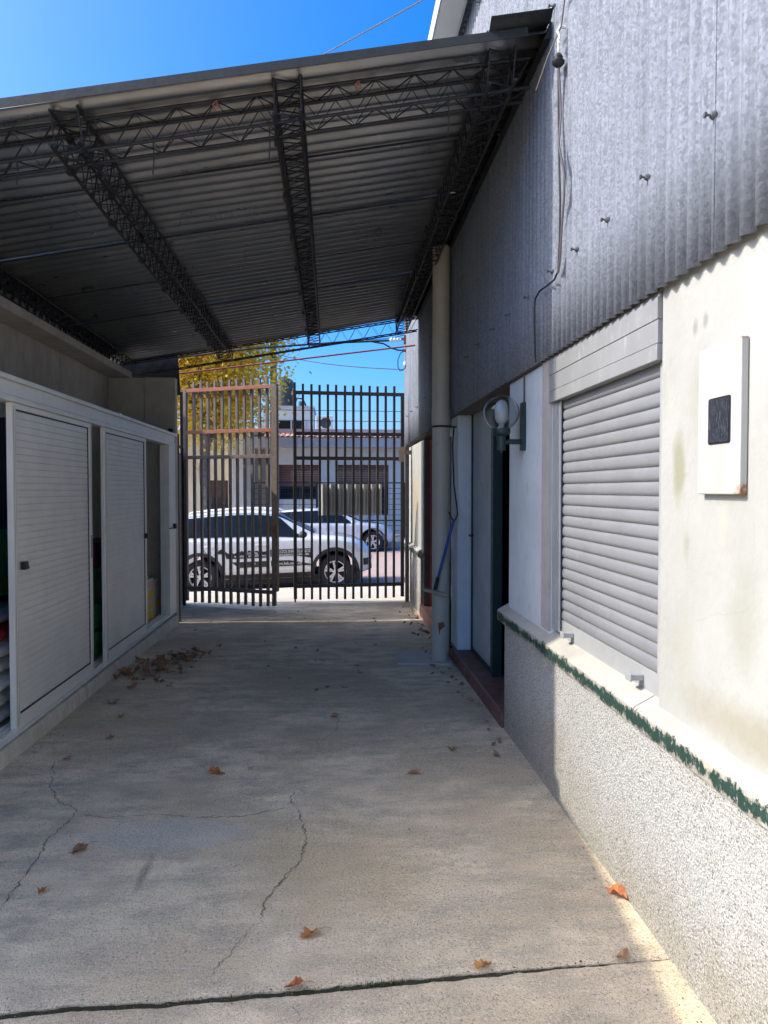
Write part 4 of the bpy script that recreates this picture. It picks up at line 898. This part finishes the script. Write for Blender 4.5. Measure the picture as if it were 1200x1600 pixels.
c2, _, _ = car('parked_car', (1.23, 23.35, -.315), R(1.2), M['carpearl'], 'pearl white hatchback parked across the street beyond the SUV', .90, False, .97)
# printing on the near side of the agency car
def decal(nm, fn, nu=20, nv=3, mat='decal', o=.0035):
    g = MB(); g.grid(lambda u, v: (lambda x, z: (x, -(yz1(x, z) + o), z))(*fn(u, v)), nu, nv); return part(nm, g, M[mat], c1, smooth=True)
sil = [.74, .80, .855, .87, .84, .80, .78, .80, .77, .80, .79, .83, .80, .795, .83, .80, .80, .82, .80, .80, .795, .80, .795]
def top_(u): f = u * (len(sil) - 1); i = min(int(f), len(sil) - 2); return sil[i] + (sil[i + 1] - sil[i]) * (f - i)
decal('skyline_print', lambda u, v: (-2.32 + 1.05 * u, (.775 if u < .2 else .69) - (.10 * max(0, u - .15) if u < .3 else .015) + (top_(u) - ((.775 if u < .2 else .69) - (.10 * max(0, u - .15) if u < .3 else .015))) * v), 66, 3)
decal('band_print', lambda u, v: (-1.25 + .80 * u, (.69 - (.06 * max(0, u - .6) ** 1.5 * 4)) + (.825 - (.69 - (.06 * max(0, u - .6) ** 1.5 * 4))) * v), 30, 3)
decal('lower_print', lambda u, v: (-2.0 + .70 * u, .61 - (.115 * min(1, u / .2)) * (1 - v)), 20, 2)
decal('lower_print', lambda u, v: (-1.24 + .80 * u, .495 + (.115 - .10 * max(0, u - .45) * 1.75) * v), 24, 2)
def text(body, x, z, size, mat='decalwhite', w=None, nm='lettering'):
    cu = bpy.data.curves.new(nm, 'FONT'); cu.body = body; cu.size = size; cu.extrude = .0008; cu.offset = .0035; cu.resolution_u = 2
    o = bpy.data.objects.new(nm, cu); col.objects.link(o); bpy.context.view_layer.update()
    me = bpy.data.meshes.new_from_object(o.evaluated_get(bpy.context.evaluated_depsgraph_get())); bpy.data.objects.remove(o)
    xs = [v.co.x for v in me.vertices]; k = 1 if w is None else w / (max(xs) - min(xs))
    for v in me.vertices:
        X, Z = x + v.co.x * k, z + v.co.y; v.co = (X, -(yz1(X, Z) + .0065), Z)
    me.materials.append(M[mat]); o = bpy.data.objects.new(nm, me); col.objects.link(o); o.parent = c1; return o
text('NEGOCIOS INMOBILIARIOS', -1.225, .75, .085, w=.75); text('LUIS EDUARDO BURGUES', -1.225, .697, .052, w=.73)
text('Compras,', -1.72, .755, .07, w=.24); text('ventas, alquileres', -1.94, .702, .065, w=.62)
text('www.leb.com.uy', -1.18, .525, .075, w=.55)
text('90', -1.60, .55, .06)

# ================================================================== ACROSS THE STREET
GZ = -.2
h1 = thing('cream_house', (-6, 31, GZ), 'flat roofed cream house with a dark garage door across the street', 'house')
part('wall', MB().box(-12, -5.15, 30, 38, GZ, 3.93).box(-5.147, -3.96, 30, 38, 2.0, 3.93).box(-4.2, -3.96, 30.0, 30.3, GZ, 1.997), M['cream'], h1)
part('roof_edge', MB().box(-12.1, -3.9, 29.9, 38.1, 3.933, 4.0), M['roofgrey'], h1)
gd = part('garage_door', MB().box(-5.145, -4.203, 30.3, 30.4, GZ, 1.995), M['brown'], h1)
g = MB()
for i in range(9): g.box(-5.13 + .11 * i, -5.10 + .11 * i, 30.2, 30.22, GZ, 1.3)
for zz in (.4, .9, 1.25): g.box(-5.145, -4.203, 30.225, 30.24, zz, zz + .03)
part('garage_grille', g, M['mesh'], gd)
h2 = thing('white_house', (0, 31, GZ), 'white house with grey eaves, clay tile edge and brown roller blinds', 'house')
part('pillar', MB().box(-3.95, -3.52, 29.4, 30, GZ, 3.85), M['white'], h2); part('pillar', MB().box(-3.517, -3.22, 29.5, 30, GZ, 3.75), M['greywall'], h2)
part('wall', MB().box(-3.2, -2.15, 30.6, 38, GZ, 3.6), M['greywall'], h2)
wl = MB().box(-2.147, 9, 29, 38, GZ, .62).box(-2.147, 9, 29, 38, 2.60, 3.5).box(-2.147, -2.10, 29, 29.4, .622, 2.598).box(-.46, .20, 29, 29.4, .622, 2.598).box(2.20, 9, 29, 29.4, .622, 2.598)
part('wall', wl, M['offwhite'], h2)
part('fascia', MB().box(-3.2, 9, 28.3, 30.0, 3.25, 3.62), M['roofgrey'], h2)
tl = MB(); tl.grid(lambda u, v: (-2.6 + 11 * u, 28.25 + .5 * v, 3.63 + .16 * v + .035 * abs(math.sin(math.pi * (11 * u) / .2))), 660, 3); tag(part('roof_tiles', tl, M['rooftile'], h2, fix=False), kind='stuff')
part('roof', MB().box(-3.3, 9, 28.7, 38, 3.80, 3.97), M['roofgrey'], h2)
def window(x0, x1, zb_, zm, zt_):
    f = part('window', MB().box(x0, x1, 29.12, 29.2, zm - .03, zm + .02).box(x0, x1, 29.12, 29.2, zb_, zb_ + .05).box(x0, x0 + .05, 29.12, 29.2, zb_ + .05, zm - .03).box(x1 - .05, x1, 29.12, 29.2, zb_ + .05, zm - .03).box((x0 + x1) / 2 - .03, (x0 + x1) / 2 + .03, 29.12, 29.2, zb_ + .05, zm - .03), M['mesh'], h2)
    part('pane', MB().box(x0 + .05, x1 - .05, 29.15, 29.16, zb_ + .05, zm - .03), M['glass'], f)
    bl = MB(); nb = 12
    for i in range(nb): z = zm + .02 + (zt_ - zm - .02) * i / nb; bl.box(x0, x1, 29.08 + .004 * (i % 2), 29.11, z + .004, z + (zt_ - zm - .02) / nb - .004)
    part('roller_blind', bl, M['blind'], f)
window(-2.098, -.462, 1.25, 1.75, 2.597); window(.202, 2.198, .65, 1.73, 2.597)
part('sill_wall', MB().box(-2.098, -.462, 29.05, 29.4, .622, 1.245), M['offwhite'], h2)
part('porch_window', MB().box(-2.72, -2.42, 30.55, 30.595, 1.55, 2.65), M['glass'], h2)
h3 = thing('white_block', (-1.7, 34, 3.9), 'small white rooftop block with a strip window above the tiles', 'building')
part('wall', MB().box(-3.1, -.85, 33, 37, 3.97, 5.25), M['white'], h3); part('parapet', MB().box(-3.15, -.80, 32.95, 37, 5.252, 5.34), M['roofgrey'], h3)
f = part('window', MB().box(-2.45, -1.2, 32.9, 32.998, 4.2, 4.72), M['white'], h3); part('pane', MB().box(-2.38, -1.86, 32.88, 32.898, 4.25, 4.67).box(-1.79, -1.27, 32.88, 32.898, 4.25, 4.67), M['glass'], f)
tk = thing('water_tank', (-1.95, 34, 5.35), 'dark grey plastic water tank on the rooftop block', 'water tank')
part('stand', MB().box(-2.6, -1.8, 33.6, 34.4, 5.342, 5.42), M['greywall'], tk)
part('tank', MB().lathe([(.001, 5.422), (.40, 5.43), (.42, 5.5), (.42, 6.45), (.36, 6.62), (.14, 6.74), (.12, 6.80), (.001, 6.81)], (-2.18, 34, 0), 24), M['tank'], tk, smooth=True)
part('pipes', MB().tube([(-1.75, 33.5, 5.38), (-1.6, 33.5, 5.75), (-1.35, 33.5, 5.72), (-1.2, 33.5, 5.4)], .05, 6).tube([(-1.45, 33.5, 5.36), (-1.45, 33.5, 5.6)], .09, 6), M['tank'], tk)
ac = thing('air_conditioner', (-.33, 30, 3.97), 'pale air conditioner unit standing on the flat roof', 'air conditioner')
part('casing', MB().box(-.68, .02, 29.6, 29.95, 3.99, 4.58), M['alu_white'], ac, bev=.02)
part('fan_grille', MB().lathe([(.001, 29.585), (.2, 29.585), (.22, 29.595), (.22, 29.6)], (-.28, 0, 4.29), 20, 'y'), M['acgrille'], ac); part('feet', MB().box(-.62, -.5, 29.6, 29.95, 3.972, 3.99).box(-.16, -.04, 29.6, 29.95, 3.972, 3.99), M['mesh'], ac)
# iron mesh fence in front of the white house
fe = thing('mesh_fence', (0, 26.2, GZ), 'dark wire mesh fence in front of the white house', 'fence')
for x in (-2.8, -2.2, -.55, 1.0, 2.55): part('post', MB().box(x - .05, x + .05, 26.2, 26.3, GZ, 1.87), M['mesh'], fe)
r_ = MB()
for z in (1.84, .5): r_.box(-2.8, 2.55, 26.16, 26.195, z, z + .045)
part('rail', r_, M['mesh'], fe)
fm = MB()
for i in range(27): x = -2.78 + .2 * i; fm.box(x, x + .006, 26.18, 26.186, -.1, 1.84)
for i in range(10): z = -.05 + .19 * i; fm.box(-2.8, 2.55, 26.19, 26.197, z, z + .016)
tag(part('wire_mesh', fm, M['mesh'], fe), kind='stuff')
tag(part('entrance_gate', MB().box(2.62, 3.3, 26.1, 26.2, GZ, 2.05), M['mesh']), 'dark solid entrance gate at the right end of the mesh fence', 'gate')

def tree(name, base, th, r0, crown, nleaf, ls, mat, label, limbs, seed, lean=0):
    rnd = random.Random(seed); t = thing(name, base, label, 'tree'); b = Vector(base)
    tm = MB(); P = [b + Vector((lean * (i / 8) ** 1.5 + .06 * math.sin(i * 1.7 + seed), .05 * math.cos(i * 2.1), th * i / 8)) for i in range(9)]
    tm.tube(P, [r0 * (1.25 if i == 0 else 1 - .06 * i) for i in range(9)], 12)
    ends = []
    for i in range(limbs):
        cx, cr = crown; a = 2 * math.pi * i / limbs + rnd.uniform(-.3, .3); el = rnd.uniform(-.3, 1.2)
        e = Vector(cx) + Vector((math.cos(a) * math.cos(el) * cr[0], math.sin(a) * math.cos(el) * cr[1], math.sin(el) * cr[2])) * .8
        s_ = P[rnd.choice([6, 7, 8])]; q = [s_.lerp(e, f) + Vector((rnd.uniform(-.15, .15), rnd.uniform(-.15, .15), .5 * math.sin(math.pi * f) * (1 if el > 0 else .8))) * (1 if 0 < f < 1 else 0) for f in (0, .25, .5, .75, 1)]
        tm.tube(q, [r0 * .5, r0 * .36, r0 * .25, r0 * .14, r0 * .05], 6); ends += q[2:]
    part('trunk', tm, M['bark'], t, smooth=True)
    cm = MB(); cx, cr = crown; cl = [Vector(e) for e in ends]
    for _ in range(70):
        while True:
            v = Vector((rnd.uniform(-1, 1), rnd.uniform(-1, 1), rnd.uniform(-1, 1)))
            if .25 < v.length < 1: break
        cl.append(Vector(cx) + Vector((v.x * cr[0], v.y * cr[1], v.z * cr[2])))
    for i in range(nleaf):
        c = rnd.choice(cl); s_ = .16 * (cr[0] + cr[2]) / 2; p = c + Vector((rnd.gauss(0, s_), rnd.gauss(0, s_), rnd.gauss(0, s_)))
        l = ls * rnd.uniform(.6, 1.3); u = Vector((rnd.gauss(0, 1), rnd.gauss(0, 1), rnd.gauss(0, .6))).normalized(); w_ = u.cross(Vector((rnd.gauss(0, 1), rnd.gauss(0, 1), rnd.gauss(0, 1)))).normalized()
        cm.add([p - u * l, p + w_ * l * .55, p + u * l, p - w_ * l * .55 + Vector((0, 0, l * .2))], [(0, 1, 2, 3)])
    tag(part('crown', cm, mat, t, fix=False), kind='stuff'); return t
tree('plane_tree', (-4.25, 24.9, -.25), 4.2, .2, ((-4.6, 25.2, 6.75), (3.0, 2.4, 3.0)), 52000, .085, M['crown'], 'autumn plane tree with yellow crown on the far pavement', 9, 3)
tree('small_tree', (-5.7, 42, -.3), 4.0, .12, ((-5.7, 42, 4.7), (.9, .9, .9)), 2500, .1, M['crown2'], 'small brownish tree rising behind the cream house', 5, 8)
tree('street_tree', (-9.5, 26, -.25), 4.2, .2, ((-8.6, 26, 6.6), (2.6, 2.6, 2.8)), 8000, .13, M['crown'], 'second yellow tree further left along the street', 7, 13)
po = thing('utility_pole', (-2.02, 25.6, -.2), 'dark utility pole beside the yellow tree', 'pole')
part('pole', MB().tube([(-2.02, 25.6, -.2), (-2.02, 25.6, 8.5)], [.15, .10], 12), M['pole'], po, smooth=True); part('crossarm', MB().box(-2.9, -1.1, 25.55, 25.65, 7.4, 7.5), M['pole'], po)
wire('overhead_wire', [(-30, 27, 4.9), (30, 27, 4.6)], .012, M['cable'], 'upper of two thin wires crossing low above the house roof', 'wire', .25)
wire('overhead_wire', [(-30, 27, 4.45), (30, 27, 4.2)], .012, M['cable'], 'lower of two thin wires crossing low above the house roof', 'wire', .2)
wire('overhead_wire', [(-2.02, 25.6, 6.3), (2.0, 11.9, 3.55)], .011, M['cable'], 'single wire sloping from the pole down to the wall end', 'wire', .15)
wire('overhead_wire', [(-6, 16, 7.9), (.88, 6.55, 5.95)], .006, M['cablegrey'], 'thin grey wire above the canopy running up to the gutter', 'wire', .12)

# ================================================================== FALLEN LEAVES
def leaf_mesh(seed, s=.05):
    rnd = random.Random(seed); P = []; lob = 5
    for i in range(20):
        a = 2 * math.pi * i / 20; r = s * (.70 + .30 * abs(math.cos(a * lob / 2)) ** 1.2) * rnd.uniform(.75, 1.1); x, y = r * math.cos(a), r * math.sin(a) * .62
        P.append((x, y, .012 + .35 * s * math.sin(a * 2 + seed) * .6 + .25 * s * rnd.uniform(-.5, 1)))
    m = MB(); m.add([(0, 0, .004)] + P, [(0, 1 + i, 1 + (i + 1) % 20) for i in range(20)])
    m.tube([(-s * .9, 0, .01), (-s * 1.5, s * .2, .012), (-s * 1.9, s * .5, .006)], .0012, 4); return m
LM = [leaf_mesh(i).mesh('leaf_shape', M['dryleaf']) for i in range(4)]; LO = [leaf_mesh(10 + i).mesh('orange_leaf_shape', M['orangeleaf']) for i in range(3)]
def fallen(x, y, label, me, s=1, z=0, tilt=.25, group=None):
    o = bpy.data.objects.new('fallen_leaf', me); col.objects.link(o); o.location = (x, y, top_z(x, y) + .002 + z); o.scale = (s,) * 3
    o.rotation_euler = (random.gauss(0, tilt), random.gauss(0, tilt), random.uniform(0, 6.28)); return tag(o, label, 'leaf', group)
for x, y, lb, or_, s in [(-.661, 4.156, 'large brown leaf alone on the floor below the crack in the left middle', 1, 1.1), (.457, 4.079, 'small brown leaf alone on the right half of the floor', 0, .85), (-.083, 2.607, 'orange leaf lying on the pale floor just beyond the joint', 1, .8),
        (1.12, 2.786, 'orange leaf lying in the sun at the foot of the roughcast wall', 1, 1.15), (.496, 2.385, 'orange leaf standing in the floor joint right of centre', 1, .7), (-.126, 2.335, 'dark orange leaf stuck in the floor joint left of centre', 1, .7),
        (-1.123, 3.292, 'reddish brown leaf on the pale patch between the cracks', 0, .9), (-1.158, 2.968, 'tiny orange leaf near the left foreground', 1, .6), (-1.667, 5.646, 'brown leaf lying by the curb below the first sliding panel', 0, 1.2), (-1.443, 4.835, 'flat brown leaf in front of the open store panel', 0, .9),
        (.006, 5.197, 'small dark leaf on the floor in the middle of the alley', 0, .7), (.728, 4.449, 'thin pale leaf on the floor towards the right wall', 0, .7), (-1.577, 4.447, 'dark curled leaf nearest the curb', 0, .6), (-.468, 4.219, 'tiny dark leaf beside the large brown one', 0, .4), (.987, 2.41, 'tan leaf lying in the floor joint near the right wall', 0, .7), (-1.5, 5.3, 'orange brown leaf between curb and the flat brown leaf', 1, .7)]:
    o = fallen(x, y, lb, (LO if or_ else LM)[random.randrange(3)], s, .004, .2)
for i in range(105):
    t = random.random(); a = Vector((-1.80, 6.35)).lerp(Vector((-1.42, 7.4)), t); g = random.gauss(0, .15); q = a + Vector((g * 1.0, random.gauss(0, .16)))
    q.x = max(-1.86, q.x); fallen(q.x, q.y, 'crumpled brown leaf in the heap beside the sliding panels', random.choice(LM), random.uniform(.5, 1.15), abs(random.gauss(0, .016)), .3, 'leaves heaped beside the sliding panels')
for i in range(55):
    t = random.random(); y = 10.7 - 4.3 * t ** .8; x = 1.10 - abs(random.gauss(0, .08)) - (.05 if y < 7.3 else 0); fallen(min(1.08, x), y, 'small dry leaf in the litter along the foot of the right wall', random.choice(LM), random.uniform(.35, .75), abs(random.gauss(0, .008)), .45, 'leaf litter along the right wall')
cb_ = MB()
for i in range(1500):
    k = random.random()
    if k < .35: x, y = 1.13 - abs(random.gauss(0, .05)), random.uniform(2.0, 10.6)
    elif k < .6: x, y = -1.88 + abs(random.gauss(0, .07)), random.uniform(4.4, 9.2)
    elif k < .75: x = random.uniform(-1.3, .9); y = interp(x, JX, JY) + random.gauss(0, .012)
    elif k < .85: x, y = random.gauss(-1.6, .25), random.gauss(6.8, .4)
    else: x, y = random.uniform(-1.8, 1.1), random.uniform(1.9, 10.5)
    x = min(1.13, max(-1.88, x)); sz = random.uniform(.0015, .005) * (1.6 if random.random() < .12 else 1); a = random.uniform(0, 6.3); z = top_z(x, y); ca, sa = math.cos(a) * sz, math.sin(a) * sz; f = random.uniform(.25, .9)
    cb_.add([(x + ca, y + sa, z + .001), (x - sa * f, y + ca * f, z + .001), (x - ca, y - sa, z + .001), (x + sa * f, y - ca * f, z + .001), (x, y, z + sz * .8)], [(0, 1, 4), (1, 2, 4), (2, 3, 4), (3, 0, 4)])
tag(part('debris', cb_, M['crumb'], fix=False), 'dry leaf crumbs and grit along curb, joint and wall foot', 'debris', kind='stuff')
for i in range(16):
    fallen(random.uniform(.95, 1.08), random.uniform(4.0, 6.3), 'small dry leaf in the litter along the foot of the right wall', random.choice(LM), random.uniform(.3, .7), .004, .4, 'leaf litter along the right wall')
for i in range(34):
    fallen(random.uniform(-1.75, .9), random.uniform(5.8, 10.3), 'tiny dry leaf scattered over the shaded part of the floor', random.choice(LM), random.uniform(.25, .6), .003, .3, 'tiny leaves scattered over the shaded floor')
